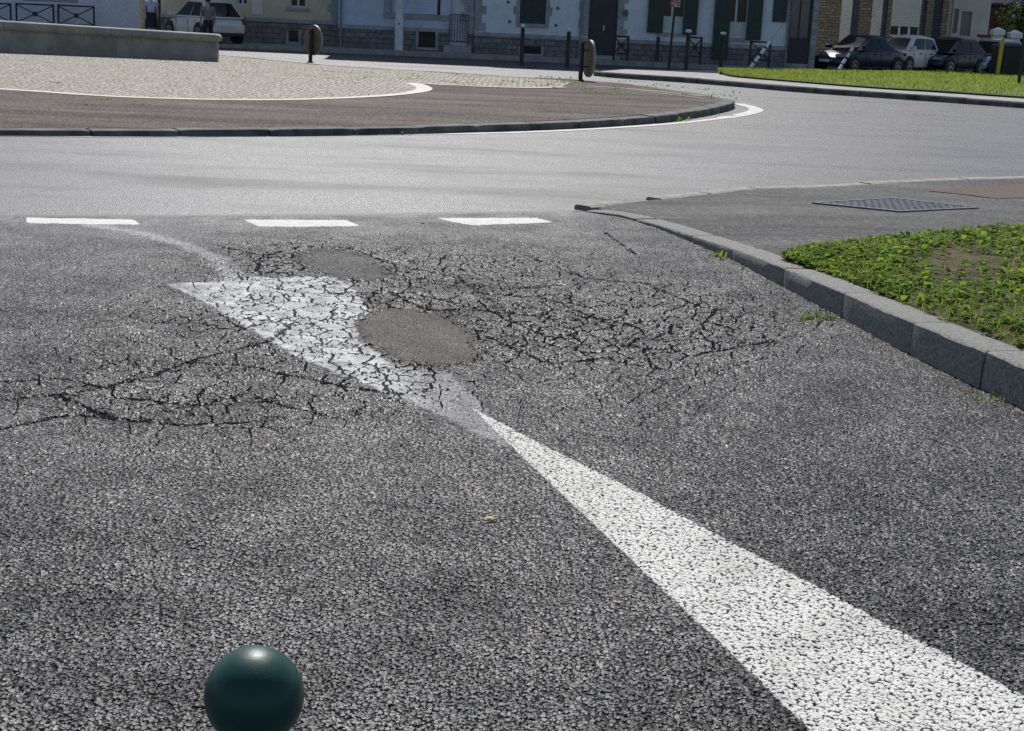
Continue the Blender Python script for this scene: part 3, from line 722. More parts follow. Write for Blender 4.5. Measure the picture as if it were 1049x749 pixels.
# the island's kerb stands lower above the road on its left side
def island_f(x): return min(1.0, max(.42, .46+.056*(x+5.7)))
IZL = IZ*.42
for o_ in list(col.objects):
    if o_.name.split('.')[0] in ('island_apron', 'island_kerb', 'island_kerb_joint', 'cobbled_paving', 'border_stone_strip', 'paver_strip', 'weed_tufts'):
        if o_.name.split('.')[0] in ('island_apron', 'cobbled_paving'):
            bm = bmesh.new(); bm.from_mesh(o_.data)
            for xk in (-6.4, 3.95): bmesh.ops.bisect_plane(bm, geom=bm.verts[:]+bm.edges[:]+bm.faces[:], plane_co=(xk, 0, 0), plane_no=(1, 0, 0))
            bm.to_mesh(o_.data); bm.free()
        for v_ in o_.data.vertices:
            if v_.co.z > 0: v_.co.z *= island_f(v_.co.x)
# low basin wall with a rounded coping
A_ = np.array(at(-330, 37, IZ)); B_ = np.array(at(222, 60.2, IZ)); L_ = float(np.hypot(*(B_-A_)[:2])); az = math.atan2(B_[1]-A_[1], B_[0]-A_[0])
wl = empty('stone_basin', (A_[0], A_[1], IZL), az, 'long low stone basin wall with rounded coping on the cobbled roundabout', 'basin')
hW = hgt(222, 60.2, 35.2, IZ)+IZ-IZL; TH = .62
b = MB(); n = 5; step = L_/n
for k in range(n): b.box(k*step+.004, (k+1)*step-.004, .08, TH-.08, 0, hW-.20)
b.box(0, L_-.012, .088, TH-.088, 0, hW-.2)
b.build('wall', M['wallstone'], wl)
def coping_ring(x, shrink=0): # D-shaped bullnose section
    pts = [(-.02, hW-.2), (-.055, hW-.16), (-.07, hW-.1), (-.055, hW-.045), (-.01, hW-.008), (.05, hW), (TH-.05, hW), (TH+.01, hW-.008), (TH+.055, hW-.045), (TH+.07, hW-.1), (TH+.055, hW-.16), (TH+.02, hW-.2)]
    cy, cz = TH/2, hW-.1
    return [(x, cy+(y-cy)*(1-shrink*.35), cz+(z-cz)*(1-shrink)) for y, z in pts]
for k in range(n):
    b = MB(); x0, x1 = k*step+.006, (k+1)*step-.006
    rs_ = [coping_ring(x0, .04), coping_ring(x0+.015), coping_ring(x1-.015), coping_ring(x1, .04)]
    if k == n-1: rs_ = [coping_ring(x0, .04), coping_ring(x0+.015), coping_ring(x1-.03), coping_ring(x1+.03, .08), coping_ring(x1+.07, .3), coping_ring(x1+.085, .6)]
    b.loft(rs_); b.build('coping_stone', M['wallstone'], wl, True)
for o_ in wl.children:
    for v_ in o_.data.vertices: v_.co.z *= 1+.16*(L_-v_.co.x)/6.0

# ------------------------------------------------------------------ splitter island on the right
SZ = .13
front_px = [(608, 72.6), (628, 74.9), (700, 79.2), (760, 84), (820, 89.3), (920, 95.7), (1049, 104.6), (1200, 116)]
back_px = [(1260, 92), (1200, 90), (1049, 84), (1049, 76), (900, 73.5), (740, 72.2), (690, 71.8), (640, 71)]
fp = [Vector((*p, 0)) for p in island_poly(front_px, SZ)]; fp = smooth_pts(fp, 2)
bp = [Vector((*p, 0)) for p in island_poly(back_px, SZ)]
poly_sheet('splitter_pavement', [(p.x, p.y) for p in offs(fp, .2)]+[(p.x, p.y) for p in bp], M['pavement'], SZ-.003)
sk = MB(); rp = resample(fp, .25); i = 0
while i < len(rp)-2:
    j = min(i+random.randint(4, 6), len(rp)-1); st = rp[i:j+1]; i = j; rings = []; dz = random.uniform(-.008, .008)
    for k, p in enumerate(st):
        a = st[max(k-1, 0)]; b_ = st[min(k+1, len(st)-1)]; t_ = (b_-a).normalized(); nr = Vector((-t_.y, t_.x, 0)); q = p+(t_*.01 if k == 0 else -t_*.01 if k == len(st)-1 else Vector())
        f_ = lambda w, z: tuple(q+nr*w+Vector((0, 0, z))); h = SZ+dz; rings.append([f_(0, -.05), f_(.01, h-.03), f_(.04, h), f_(.2, h), f_(.22, -.05)])
    sk.loft(rings)
struct(sk.build('splitter_kerb', M['granite_far'], smooth=True))
# grass on it, behind a low dark edging
gf_px = [(737, 73.9), (748, 77), (775, 79.3), (820, 83), (896, 89), (960, 92.6), (1049, 98.8), (1200, 109)]
gf = [Vector((*p, 0)) for p in island_poly(gf_px, SZ+.05)]; gf = smooth_pts(gf, 1)
gb_px = [(737, 73), (760, 71.4), (800, 71.3), (915, 72.6), (968, 72), (1040, 76), (1100, 79), (1260, 90)]
gb = [Vector((*p, 0)) for p in island_poly(gb_px, SZ+.1)]
def polyat(pts, u):
    k = u*(len(pts)-1); i = min(int(k), len(pts)-2); return pts[i].lerp(pts[i+1], k-i)
def grass_pt(u, v):
    p = polyat(gf, u).lerp(polyat(gb, u), v); z = SZ+.04+.09*math.sin(PI*min(1, v*1.1))**.6+.015*math.sin(p.x*2.1+p.y*.9)
    return p.x, p.y, z
vs = []; fs = []
for i in range(71):
    for j in range(25): vs.append(grass_pt(i/70, j/24))
for i in range(70):
    for j in range(24): k = i*25+j; fs.append((k, k+25, k+26, k+1))
b = MB(); b.add(vs, fs); struct(b.build('grass_verge', M['lawn_far'], smooth=True))
M['edgedark'] = mat('dark_edging', (.03, .03, .028), .9, .3, 6)
b = MB(); rings = []
for k, p in enumerate(resample(gf, .5)):
    f_ = lambda w, z: (p.x, p.y+w, z); rings.append([f_(-.12, SZ-.02), f_(-.1, SZ+.045), f_(.03, SZ+.05), f_(.05, SZ-.02)])
b.loft(rings); struct(b.build('grass_edging', M['edgedark']))
gv, gfc = [], []
for _ in range(30000):
    x, y, z = grass_pt(random.random(), random.random()); L = random.uniform(.04, .09); a_ = random.random()*6.3; w = random.uniform(.008, .02)
    n = len(gv); dx, dy = math.cos(a_)*w, math.sin(a_)*w; lx, ly = random.gauss(0, .03), random.gauss(0, .03)
    gv += [(x-dx, y-dy, z-.01), (x+dx, y+dy, z-.01), (x+dx*.3+lx, y+dy*.3+ly, z+L), (x-dx*.3+lx, y-dy*.3+ly, z+L)]; gfc.append((n, n+1, n+2, n+3))
stuff('grass', gv, gfc, M['grass'], 'short sunlit green grass on the splitter island by the parked cars', 'grass')

# ------------------------------------------------------------------ far pavement in front of the houses
b = MB(); b.box(fac(140, 30, 60)[0], fac(838, 60, 60)[0], 55.6, 75, -.05, .12); struct(b.build('far_pavement', M['pavement']))

# ------------------------------------------------------------------ houses
def stonework(name, c1, c2, mort, w=.42, h=.2, coords='obj'):
    t = NT(name); P = t.obj()
    sx = t.n('ShaderNodeSeparateXYZ'); t.put(sx.inputs[0], P); cx = t.n('ShaderNodeCombineXYZ')
    t.put(cx.inputs[0], t.math('ADD', sx.outputs[0], sx.outputs[1])); t.put(cx.inputs[1], sx.outputs[2])
    wv = t.vm('SCALE', t.vm('SUBTRACT', t.noise(P, 5, 3, .6, True), (.5, .5, .5)), scale=.05)
    br = t.n('ShaderNodeTexBrick'); t.put(br.inputs['Vector'], t.vm('ADD', cx.outputs[0], wv)); br.inputs['Scale'].default_value = 1
    br.inputs['Brick Width'].default_value = w; br.inputs['Row Height'].default_value = h; br.inputs['Mortar Size'].default_value = .018; br.inputs['Bias'].default_value = 0
    t.put(br.inputs['Color1'], c1); t.put(br.inputs['Color2'], c2); t.put(br.inputs['Mortar'], mort)
    c = t.mix(t.ss(t.noise(P, 6, 4, .6), .35, .7), t.mix(1, br.outputs[0], (.65, .65, .68), 'MULTIPLY'), br.outputs[0])
    t.bsdf(c, .9, .3, normal=t.bump(t.math('SUBTRACT', t.noise(P, 18, 4, .6), t.math('MULTIPLY', br.outputs['Fac'], .8)), .8, .03)); return t.m
M['rubble'] = stonework('plinth_rubble', (.2, .2, .21), (.3, .29, .28), (.16, .16, .165))
M['rubble_tan'] = stonework('plinth_rubble_tan', (.24, .22, .18), (.34, .31, .25), (.18, .17, .15))
M['brick'] = stonework('tan_brick', (.33, .25, .15), (.45, .36, .23), (.22, .18, .13), .34, .14)

class House:
    def __init__(s, name, label, px0, px1, Y, H, wallm, depth=8, ridge=3.5, zb=.12, pymid=30, plinth=None):
        s.Y = Y; s.X0 = fac(px0, pymid, Y)[0]; s.X1 = fac(px1, pymid, Y)[0]; s.zb = zb
        s.e = empty(name, (s.X0, Y, zb), 0, label, 'house'); s.W = s.X1-s.X0; s.H = H; s.depth = depth; s.wallm = wallm; s.ops = []; s.ridge = ridge; s.plinth = plinth
    def rect(s, px0, py0, px1, py1):
        xm0, z1 = fac(px0, py0, s.Y); xm1, z0 = fac(px1, py1, s.Y)
        return xm0-s.X0, xm1-s.X0, z0-s.zb, z1-s.zb
    def hole(s, x0, x1, z0, z1): s.ops.append((x0, x1, z0, z1))
    def wall(s):
        xs = sorted({0, s.W, *[o[0] for o in s.ops], *[o[1] for o in s.ops]}); zs = sorted({0, s.H, *[o[2] for o in s.ops], *[o[3] for o in s.ops]})
        b = MB(); dp = .22
        for xa, xb in zip(xs, xs[1:]):
            for za, zb_ in zip(zs, zs[1:]):
                cx, cz = (xa+xb)/2, (za+zb_)/2
                if any(o[0] < cx < o[1] and o[2] < cz < o[3] for o in s.ops): continue
                b.add([(xa, 0, za), (xb, 0, za), (xb, 0, zb_), (xa, 0, zb_)], [(0, 1, 2, 3)])
        for x0, x1, z0, z1 in s.ops:
            b.add([(x0, 0, z0), (x0, 0, z1), (x0, dp, z1), (x0, dp, z0)], [(0, 1, 2, 3)]); b.add([(x1, 0, z0), (x1, 0, z1), (x1, dp, z1), (x1, dp, z0)], [(0, 1, 2, 3)])
            b.add([(x0, 0, z0), (x1, 0, z0), (x1, dp, z0), (x0, dp, z0)], [(0, 1, 2, 3)]); b.add([(x0, 0, z1), (x1, 0, z1), (x1, dp, z1), (x0, dp, z1)], [(0, 1, 2, 3)])
            b.add([(x0, dp, z0), (x1, dp, z0), (x1, dp, z1), (x0, dp, z1)], [(0, 1, 2, 3)])
        D_ = s.depth; b.add([(0, 0, 0), (0, D_, 0), (0, D_, s.H), (0, 0, s.H)], [(0, 1, 2, 3)]); b.add([(s.W, 0, 0), (s.W, D_, 0), (s.W, D_, s.H), (s.W, 0, s.H)], [(0, 1, 2, 3)])
        b.add([(0, D_, 0), (s.W, D_, 0), (s.W, D_, s.H), (0, D_, s.H)], [(0, 1, 2, 3)])
        if s.ridge: b.add([(0, 0, s.H), (0, D_, s.H), (0, D_/2, s.H+s.ridge-.06)], [(0, 1, 2)]); b.add([(s.W, 0, s.H), (s.W, D_, s.H), (s.W, D_/2, s.H+s.ridge-.06)], [(0, 1, 2)])
        b.build('wall', s.wallm, s.e)
        r = MB()
        if s.ridge:
            for y0, y1, za, zb_ in ((-.35, D_/2, s.H-.2, s.H+s.ridge), (D_+.35, D_/2, s.H-.2, s.H+s.ridge)):
                r.add([(-.02, y0, za), (s.W+.02, y0, za), (s.W+.02, y1, zb_), (-.02, y1, zb_)]+[(-.02, y0, za+.12), (s.W+.02, y0, za+.12), (s.W+.02, y1, zb_+.12), (-.02, y1, zb_+.12)], [(0, 1, 2, 3), (4, 5, 6, 7), (0, 1, 5, 4), (1, 2, 6, 5), (3, 0, 4, 7)])
        else: r.box(-.1, s.W+.1, -.1, D_+.1, s.H, s.H+.2)
        r.build('roof', M['slate'], s.e)
        if s.plinth:   # plinth (height, material), broken at doors
            hp, pm = s.plinth; cuts = sorted([(o[0]-.02, o[1]+.02) for o in s.ops if o[2] < hp-.05]); x = 0; b = MB(); c = MB()
            for a, e_ in cuts+[(s.W, s.W)]:
                if a-x > .05: b.box(x, a, -.06, -.003, 0, hp-.15); c.box(x, a, -.085, -.003, hp-.15, hp)
                x = e_
            b.build('plinth', pm, s.e); c.build('plinth_course', M['trimstone'], s.e)
    def window(s, px0, py0, px1, py1, kind='sash', shutters=None, sill=True, frame=None):
        x0, x1, z0, z1 = s.rect(px0, py0, px1, py1); z1 = max(z1, z0+1.5); s.hole(x0, x1, z0, z1)
        w = empty('window', (0, 0, 0)); w.parent = s.e
        w = None
        fm = frame or M['joinery']
        if kind == 'closed':
            for a, b_ in ((x0+.01, (x0+x1)/2-.006), ((x0+x1)/2+.006, x1-.01)):
                m = MB(); m.box(a, b_, .05, .09, z0+.01, z1-.01)
                for k in range(1, 5): m.box(a+(b_-a)*k/5-.004, a+(b_-a)*k/5+.004, .045, .05, z0+.02, z1-.02)
                m.box(a, b_, .03, .05, z0+.25, z0+.33); m.build('shutter', M['green_dark'], s.e)
        else:
            m = MB(); t_ = .06; xm = (x0+x1)/2
            m.box(x0, x0+t_, .12, .18, z0, z1); m.box(x1-t_, x1, .12, .18, z0, z1); m.box(x0+t_, x1-t_, .12, .18, z0, z0+(t_ if kind == 'sash' else .62)); m.box(x0+t_, x1-t_, .12, .18, z1-t_, z1); m.box(xm-.04, xm+.04, .115, .175, z0+.06, z1-t_)
            wf = m.build('window', fm, s.e)
            m = MB(); m.box(x0+.03, x1-.03, .145, .16, z0+.03, z1-.03); m.build('pane', M['glass'], wf)
        if sill:
            m = MB(); m.box(x0-.12, x1+.12, -.1, .1, z0-.13, z0-.002); m.build('sill', M['trimstone'], s.e)
        for (a, b_) in shutters or []:
            xa, xb, za, zb_ = s.rect(a[0], a[1], b_[0], b_[1]); zb_ = max(zb_, za+1.5); m = MB(); m.box(xa, xb, -.15, -.1, za, zb_)
            for k in range(1, 4): m.box(xa+(xb-xa)*k/4-.004, xa+(xb-xa)*k/4+.004, -.156, -.15, za+.02, zb_-.02)
            m.box(xa+.03, xb-.03, -.165, -.15, za+.3, za+.37); m.build('shutter', M['green_dark'], s.e)
        return x0, x1, z0, z1
    def door(s, px0, py0, px1, py1, m=None, ztop=2.3):
        x0, x1, z0, z1 = s.rect(px0, py0, px1, py1); z1 = max(z1, ztop); s.hole(x0, x1, z0, z1); d = MB()
        d.box(x0+.02, x1-.02, .13, .18, z0+.01, z1-.02); xm = (x0+x1)/2
        for a, b_ in ((x0+.1, xm-.05), (xm+.05, x1-.1)):
            for za, zb_ in ((z0+.15, z0+.8), (z0+.95, z1-.2)): d.box(a, b_, .115, .13, za, zb_)
        do = d.build('door', m or M['door_dark'], s.e)
        h = MB(); h.box(xm+.02, xm+.06, .06, .115, z0+.95, z0+1.15); h.build('handle', M['rim'], do)
        st = MB(); st.box(x0-.15, x1+.15, -.4, .02, .0, max(z0, .12)); st.build('doorstep', M['trimstone'], s.e)
        return x0, x1, z0, z1
    def quoins(s, x, side=1, z0=0, z1=3.6, w=.28, flip=0, depth=.025, m=None):
        b = MB(); z = z0; k = flip
        while z < z1:
            ww = w*(1.5 if k % 2 else .9); a, c = (x, x+ww) if side > 0 else (x-ww, x); b.box(a, c, -depth, -.002, z+.006, min(z+.33, z1)-.006); z += .33; k += 1
        b.build('quoins', m or M['trimstone'], s.e)
    def vent(s, px0, py0, px1, py1):
        x0, x1, z0, z1 = s.rect(px0, py0, px1, py1); b = MB(); b.box(x0, x1, -.09, -.062, z0, z1); v = b.build('cellar_window', M['glass'], s.e)
        b = MB(); b.box(x0-.1, x0, -.1, -.062, z0-.1, z1); b.box(x1, x1+.1, -.1, -.062, z0-.1, z1); b.box(x0, x1, -.1, -.062, z0-.1, z0); b.build('frame', M['trimstone'], v)
        g_ = MB()
        for k in range(1, 6): g_.box(x0+(x1-x0)*k/6-.012, x0+(x1-x0)*k/6+.012, -.11, -.095, z0, z1)
        g_.build('bars', M['blackmetal'], v)
    def pipe(s, px, pyb, r=.045):
        x = fac(px, pyb, s.Y)[0]-s.X0; b = MB(); b.tube([(x, -.1, 0), (x, -.1, s.H-.2)], r, 10)
        for z in (.4, 1.8): b.tube([(x, -.1, z), (x, -.1, z+.05)], r*1.3, 10)
        b.build('drainpipe', M['concrete'] if r > .05 else M['pipe'], s.e)
    def upper(s, xs, w=1.0, z=(4.3, 6.0)):
        for x in xs:
            s.hole(x-w/2, x+w/2, *z); m = MB(); x0, x1 = x-w/2, x+w/2
            m.box(x0, x0+.06, .12, .18, *z); m.box(x1-.06, x1, .12, .18, *z); m.box(x-.04, x+.04, .115, .175, z[0]+.07, z[1]-.07); m.box(x0+.06, x1-.06, .12, .18, z[0], z[0]+.07); m.box(x0+.06, x1-.06, .12, .18, z[1]-.07, z[1])
            wf = m.build('window', M['joinery'], s.e); m = MB(); m.box(x0+.03, x1-.03, .145, .16, z[0]+.03, z[1]-.03); m.build('pane', M['glass'], wf)
M['pipe'] = mat('zinc_pipe', (.2, .22, .27), .5, .2, 5)

# cream house
h = House('cream_house', 'cream rendered house with grey stone plinth behind the round sign on the cobbles', 165, 345.5, 60, 7.6, M['render_cream'], ridge=4.6, plinth=(.98, M['rubble_tan']))
h.window(297, -30, 313.5, 8, 'sash'); h.window(243, -30, 253.5, 5.2, 'sash', sill=False)
x0, x1, z0, z1 = h.rect(258, -40, 269, 15); m = MB(); m.box(x0, x1, -.04, -.003, z0, 3.2); m.build('blind_panel', M['render_pale'], h.e)
h.quoins(h.W, -1, 1.0, 4); h.vent(296, 31, 306, 43); h.upper([1.6, 4.2, 6.4]); h.wall()
# pale blue house
h = House('pale_blue_house', 'pale blue house with wide shuttered window and barred door behind the concrete pole', 346, 485, 59, 11.5, M['render_blue'], ridge=4.3, plinth=(.88, M['rubble']))
x0, x1, z0, z1 = h.rect(402, -35, 451, 15.5); h.hole(x0, x1, z0, 2.9); m = MB(); m.box(x0+.01, x1-.13, .08, .13, z0+.01, 2.88)
for k in range(1, 12): m.box(x0+.02, x1-.14, .07, .08, z0+k*.11, z0+k*.11+.012)
m.build('roller_shutter', M['render_blue'], h.e); m = MB(); m.box(x1-.12, x1-.01, .08, .13, z0+.01, 2.88); m.build('window_frame', M['blackmetal'], h.e)
m = MB(); m.box(x0-.3, x1+.3, -.07, -.003, z0-.2, z0-.003); m.build('sill', M['trimstone'], h.e)
m = MB(); m.box(x0-.3, x0-.003, -.03, -.003, z0, 2.9); m.build('window_surround', M['trimstone'], h.e)
h.vent(429, 32, 446, 49)
x0, x1, z0, z1 = h.rect(461.5, 14, 478, 43); h.hole(x0, x1, .25, 2.5); m = MB(); m.box(x0+.01, x1-.01, .15, .19, .26, 2.49); m.box(x0+.15, x1-.15, .13, .15, 1.25, 2.2); dd_ = m.build('door', M['joinery'], h.e)
rl = MB(); zt = h.rect(461, 15, 479, 44)
for k in range(8):
    x = zt[0]+(zt[1]-zt[0])*k/7; rl.box(x-.012, x+.012, -.16, -.135, zt[2], zt[3])
rl.box(zt[0], zt[1], -.165, -.13, zt[3], zt[3]+.03); rl.box(zt[0], zt[1], -.165, -.13, zt[2]+.03, zt[2]+.06); rl.build('railing', M['blackmetal'], h.e)
m = MB(); m.box(x0-.2, x1+.2, -.35, -.09, 0, .25); m.build('doorstep', M['trimstone'], h.e)
h.quoins(h.W, -1, .9, 4.5, .32); h.pipe(349, 50); h.upper([1.2, 3.6], z=(4.4, 6.1)); h.wall()
# white house with closed dark shutters
h = House('white_house', 'white rendered house with one closed dark shuttered window and iron wall ties', 485.5, 594.5, 59, 12, M['render_white'], ridge=4.3, plinth=(.82, M['rubble']), pymid=35)
x0, x1, z0, z1 = h.window(534.5, -30, 558.5, 25, 'closed'); h.quoins(x0-.002, -1, z0, 4, .16); h.quoins(x1+.002, 1, z0, 4, .16)
h.quoins(0, 1, .85, 4.5, .3, 1); h.vent(534, 47, 554, 55.5)
for px, py in ((522.5, 22.3), (570, 26), (521, 2.2), (572, 8.4)):
    X, Z = fac(px, py, 59); X -= h.X0; Z -= h.zb; m = MB(); m.add([(X-.06, -.02, Z+.07), (X-.06, -.02, Z-.07), (X+.07, -.02, Z), (X-.06, -.003, Z+.07), (X-.06, -.003, Z-.07), (X+.07, -.003, Z)], [(0, 1, 2), (3, 5, 4), (0, 3, 4, 1), (1, 4, 5, 2), (2, 5, 3, 0)]); m.build('wall_tie', M['blackmetal'], h.e)
h.pipe(593, 60); h.upper([1.3, 3.3], z=(4.4, 6.1)); h.wall()
# white house with dark door and open shutters
h = House('white_house', 'white rendered house with a dark front door and tall windows between open dark green shutters', 595, 805, 59, 6.9, M['render_white'], ridge=3.2, plinth=(.8, M['rubble']), pymid=40)
x0, x1, z0, z1 = h.door(606.5, -40, 630.5, 57.5, ztop=2.6); h.quoins(x0-.002, -1, .85, 4, .26); h.quoins(x1+.002, 1, .85, 4, .26, 1)
h.window(680, -40, 700, 34, 'french', [((667, -40), (678.3, 34)), ((703.5, -40), (713, 36))])
h.window(746.5, -40, 764.5, 39.5, 'french', [((735.5, -40), (744.5, 61)), ((769.5, -40), (778.5, 41.5))])
x0, x1, z0, z1 = h.rect(796, -40, 805, 23); m = MB(); m.box(x0, x1, -.06, -.004, z0, 3.2); m.build('shutter', M['green_dark'], h.e)
X, Z = fac(640.5, 13, 59); m = MB(); m.box(X-h.X0-.1, X-h.X0+.1, -.05, -.003, Z-h.zb-.12, Z-h.zb+.12); m.build('letter_box', M['rubble_tan'], h.e)
h.pipe(804, 62); h.upper([1.0, 3.2, 5.6, 7.4], z=(4.4, 6.1)); h.wall()
ux = fac(728, 40, 59)[0]-h.X0
b = MB(); b.box(.01, ux, .02, 7.9, 7.0, 12.2); b.build('added_shadow_storey', M['render_white'], h.e)  # unseen storey added so its shadow darkens the street in front
b = MB(); b.loft([[(-.05, -.3, 12.2), (ux+.1, -.3, 12.2), (ux+.1, 8.2, 12.2), (-.05, 8.2, 12.2)], [(.3, 3.9, 15.6), (ux-.3, 3.9, 15.6), (ux-.3, 4.1, 15.6), (.3, 4.1, 15.6)]]); b.build('roof', M['slate'], h.e)  # unseen roof added on top to lengthen that shadow
# stone porch house
h = House('stone_house', 'grey stone fronted house with a dark glazed door between stone pilasters', 806, 836.5, 59.3, 7.2, M['trimstone'], ridge=3.2, pymid=40)
x0, x1, z0, z1 = h.rect(812, -40, 828, 64); h.hole(x0, x1, .15, 2.9); m = MB(); m.box(x0+.01, x1-.01, .12, .18, .16, 2.88); dd_ = m.build('door', M['door_dark'], h.e)
m = MB(); m.box(x0+.14, (x0+x1)/2-.04, .1, .12, 1.15, 2.7); m.box((x0+x1)/2+.04, x1-.12, .1, .12, 1.15, 2.7); m.build('pane', mat('pale_glass', (.1, .11, .14), .1, .1, 4), dd_)
for a, b_ in ((x0-.22, x0-.01), (x1+.01, x1+.22)):
    m = MB(); z = 0
    while z < 3.4: m.box(a+.02*(int(z*3) % 2), b_, -.08, -.003, z+.006, z+.36); z += .37
    m.build('pilaster', M['trimstone'], h.e)
h.wall()
# tan brick house behind the cars
h = House('brick_house', 'tan brick house with pale piers and wide white shutter behind the parked cars', 768, 971, 75, 19, M['brick'], ridge=5, zb=0, pymid=25)  # unseen height and hidden left end stretched to shade the parked cars
for a, b_ in ((861, 869.5), (892.5, 900.5)):
    x0, x1, _, _ = h.rect(a, 20, b_, 40); m = MB(); m.box(x0, x1, -.12, -.004, 0, 4); m.build('pier', M['render_pale'], h.e)
for a, b_ in ((870, 877.5), (901, 906.5), (943.5, 948)):
    x0, x1, _, _ = h.rect(a, 20, b_, 40); h.hole(x0, x1, .0, 4.0); m = MB(); m.box(x0+.01, x1-.01, .14, .2, .01, 3.98); m.build('window_panel', mat('grey_panel', (.12, .125, .14), .5, .2, 3), h.e)
x0, x1, z0, z1 = h.rect(918.5, -40, 942, 28); h.hole(x0, x1, h.rect(919, 20, 942, 38)[2], 4.0); m = MB(); m.box(x0+.01, x1-.01, .02, .08, z0, 3.98)
for k in range(1, 14): m.box(x0+.02, x1-.02, .014, .02, z0+k*.15, z0+k*.15+.012)
m.build('roller_shutter', M['render_pale'], h.e)
m = MB(); za = h.rect(919, 20, 942, 38)[2]
for k in range(4):
    x = x0+(x1-x0)*k/3; m.box(max(x-.05, x0+.005), min(x+.05, x1-.005), .08, .14, za, z0)
m.box(x0+.05, x1-.05, .08, .14, za, za+.06); wf = m.build('window', M['white'], h.e); m = MB(); m.box(x0+.03, x1-.03, .1, .12, za+.02, z0-.01); m.build('pane', M['glass'], wf)
x0, x1, _, _ = h.rect(953.5, 20, 962.5, 40); h.hole(x0, x1, .05, 3.4); m = MB(); m.box(x0+.01, x1-.01, .12, .18, .06, 3.38); m.build('door', mat('navy_paint', (.02, .028, .06), .4, .2, 4), h.e)
x0, x1, _, _ = h.rect(948.3, 20, 953, 40); m = MB(); m.box(x0, x1, -.06, -.004, 0, 4); m.build('pier', M['brick'], h.e)
h.wall()
# warm white gabled house
h = House('warm_white_house', 'warm white rendered house end with two narrow tall grey windows behind the dark parked car', 971.5, 1013, 77, 16, M['render_pale'], ridge=5, zb=0, pymid=25, depth=7)
for a, b_, y0, y1 in ((975.5, 980, 9, 34), (985.5, 993.5, 11.5, 37)):
    x0, x1, z0, z1 = h.rect(a, y0, b_, y1); h.hole(x0, x1, z0, z1); m = MB(); m.box(x0, x0+.04, .1, .16, z0, z1); m.box(x1-.04, x1, .1, .16, z0, z1); m.box(x0+.04, x1-.04, .1, .16, z1-.05, z1); wf = m.build('window', M['trimstone'], h.e); m = MB(); m.box(x0+.02, x1-.02, .12, .15, z0+.01, z1-.02); m.build('pane', mat('grey_glass', (.15, .16, .17), .15, .1, 4), wf)
x0, x1, z0, z1 = h.rect(981.8, -40, 983.2, 35); m = MB(); m.tube([(x0, -.08, 0), (x0, -.08, 8.6)], .05, 8); m.build('drainpipe', M['concrete'], h.e)
h.wall()
# left white building
h = House('white_building', 'white rendered building with a grey shutter behind the criss-cross barriers and stone basin', -220, 142.5, 63, 8, M['render_white'], ridge=4, pymid=15)
x0, x1, z0, z1 = h.rect(22, -40, 80, 3.2); h.hole(x0, x1, z0, 3.3); m = MB(); m.box(x0+.01, x1-.01, .08, .13, z0+.01, 3.28)
for k in range(1, 12): m.box(x0+.02, x1-.02, .07, .08, z0+k*.12, z0+k*.12+.012)
m.build('roller_shutter', M['trimstone'], h.e); h.wall()
# dark two-leaf panel added to stand in for deep shade in the gap
xa, xb = fac(142.5, 15, 64)[0]+.02, fac(166, 15, 64)[0]
gt = empty('gap_shade_panel', (xa, 64, .12), 0, 'dark tall panel standing in for deep shade between the white building and the cream house', 'shade panel')
wd = xb-xa
for k in range(2):
    m = MB(); a, b_ = wd*k/2+.01, wd*(k+1)/2-.01; m.box(a, b_, 0, .08, 0, 3.4)
    for q in range(1, 4): m.box(a+(b_-a)*q/4-.006, a+(b_-a)*q/4+.006, -.006, 0, 0, 3.4)
    m.box(a+.05, b_-.05, -.03, 0, .4, .55); m.box(a+.05, b_-.05, -.03, 0, 2.2, 2.35); m.build('shade_panel_leaf', M['door_dark'], gt)
# red-brown outbuilding and slate roof far right
h = House('brown_outbuilding', 'red brown outbuilding with a blue grey slate roof beside the tree', 1012, 1036, 84, 3.6, M['brownred'], ridge=2.6, zb=0, pymid=20, depth=6)
x0, x1, z0, z1 = h.rect(1020, 18, 1030, 40); m = MB(); m.box(x0, x1, -.05, -.003, 0, 2.3); m.build('door', M['door_dark'], h.e)
h.wall()
h = House('slate_roofed_house', 'distant grey house under a slate roof behind the tree at the right edge', 1010, 1075, 96, 5.0, M['render_blue'], ridge=4.5, zb=0, pymid=20); h.upper([1.2, 3.2], z=(2, 3.4)); h.wall()

# garden wall with coping and two gate pillars
def pillar(px, pyt, pyb, Y, w, label):
    X, Zt = fac(px, pyt, Y); e = empty('gate_pillar', (X, Y, 0), 0, label, 'pillar', 'gate pillars behind the recycling bin')
    b = MB(); b.box(-w/2, w/2, -w/2, w/2, 0, Zt-.38); b.build('shaft', M['render_pale'], e, bevel=.015)
    b = MB(); c = w/2+.08; b.add([(-c, -c, Zt-.38), (c, -c, Zt-.38), (c, c, Zt-.38), (-c, c, Zt-.38), (-c, -c, Zt-.16), (c, -c, Zt-.16), (c, c, Zt-.16), (-c, c, Zt-.16), (0, 0, Zt)], [(0, 3, 2, 1), (0, 1, 5, 4), (1, 2, 6, 5), (2, 3, 7, 6), (3, 0, 4, 7), (4, 5, 8), (5, 6, 8), (6, 7, 8), (7, 4, 8)]); b.build('cap', M['white'], e)
pillar(1022.5, 27.5, 70, 72, .42, 'white gate pillar with a pyramid cap above the yellow post'); pillar(1040.5, 30.5, 70, 72, .42, 'white gate pillar with a pyramid cap nearest the black sign post')
xa, za = fac(1005, 36, 73); xb = fac(1019, 36, 73)[0]
e = empty('garden_wall', (xa, 73, 0), 0, 'short white garden wall with red tile coping beside the gate pillar', 'wall')
b = MB(); b.box(0, xb-xa, 0, .25, 0, za-.1); b.build('wall', M['render_pale'], e); b = MB(); b.box(-.1, xb-xa, -.08, .33, za-.1, za+.03); b.build('coping', M['roofred'], e)

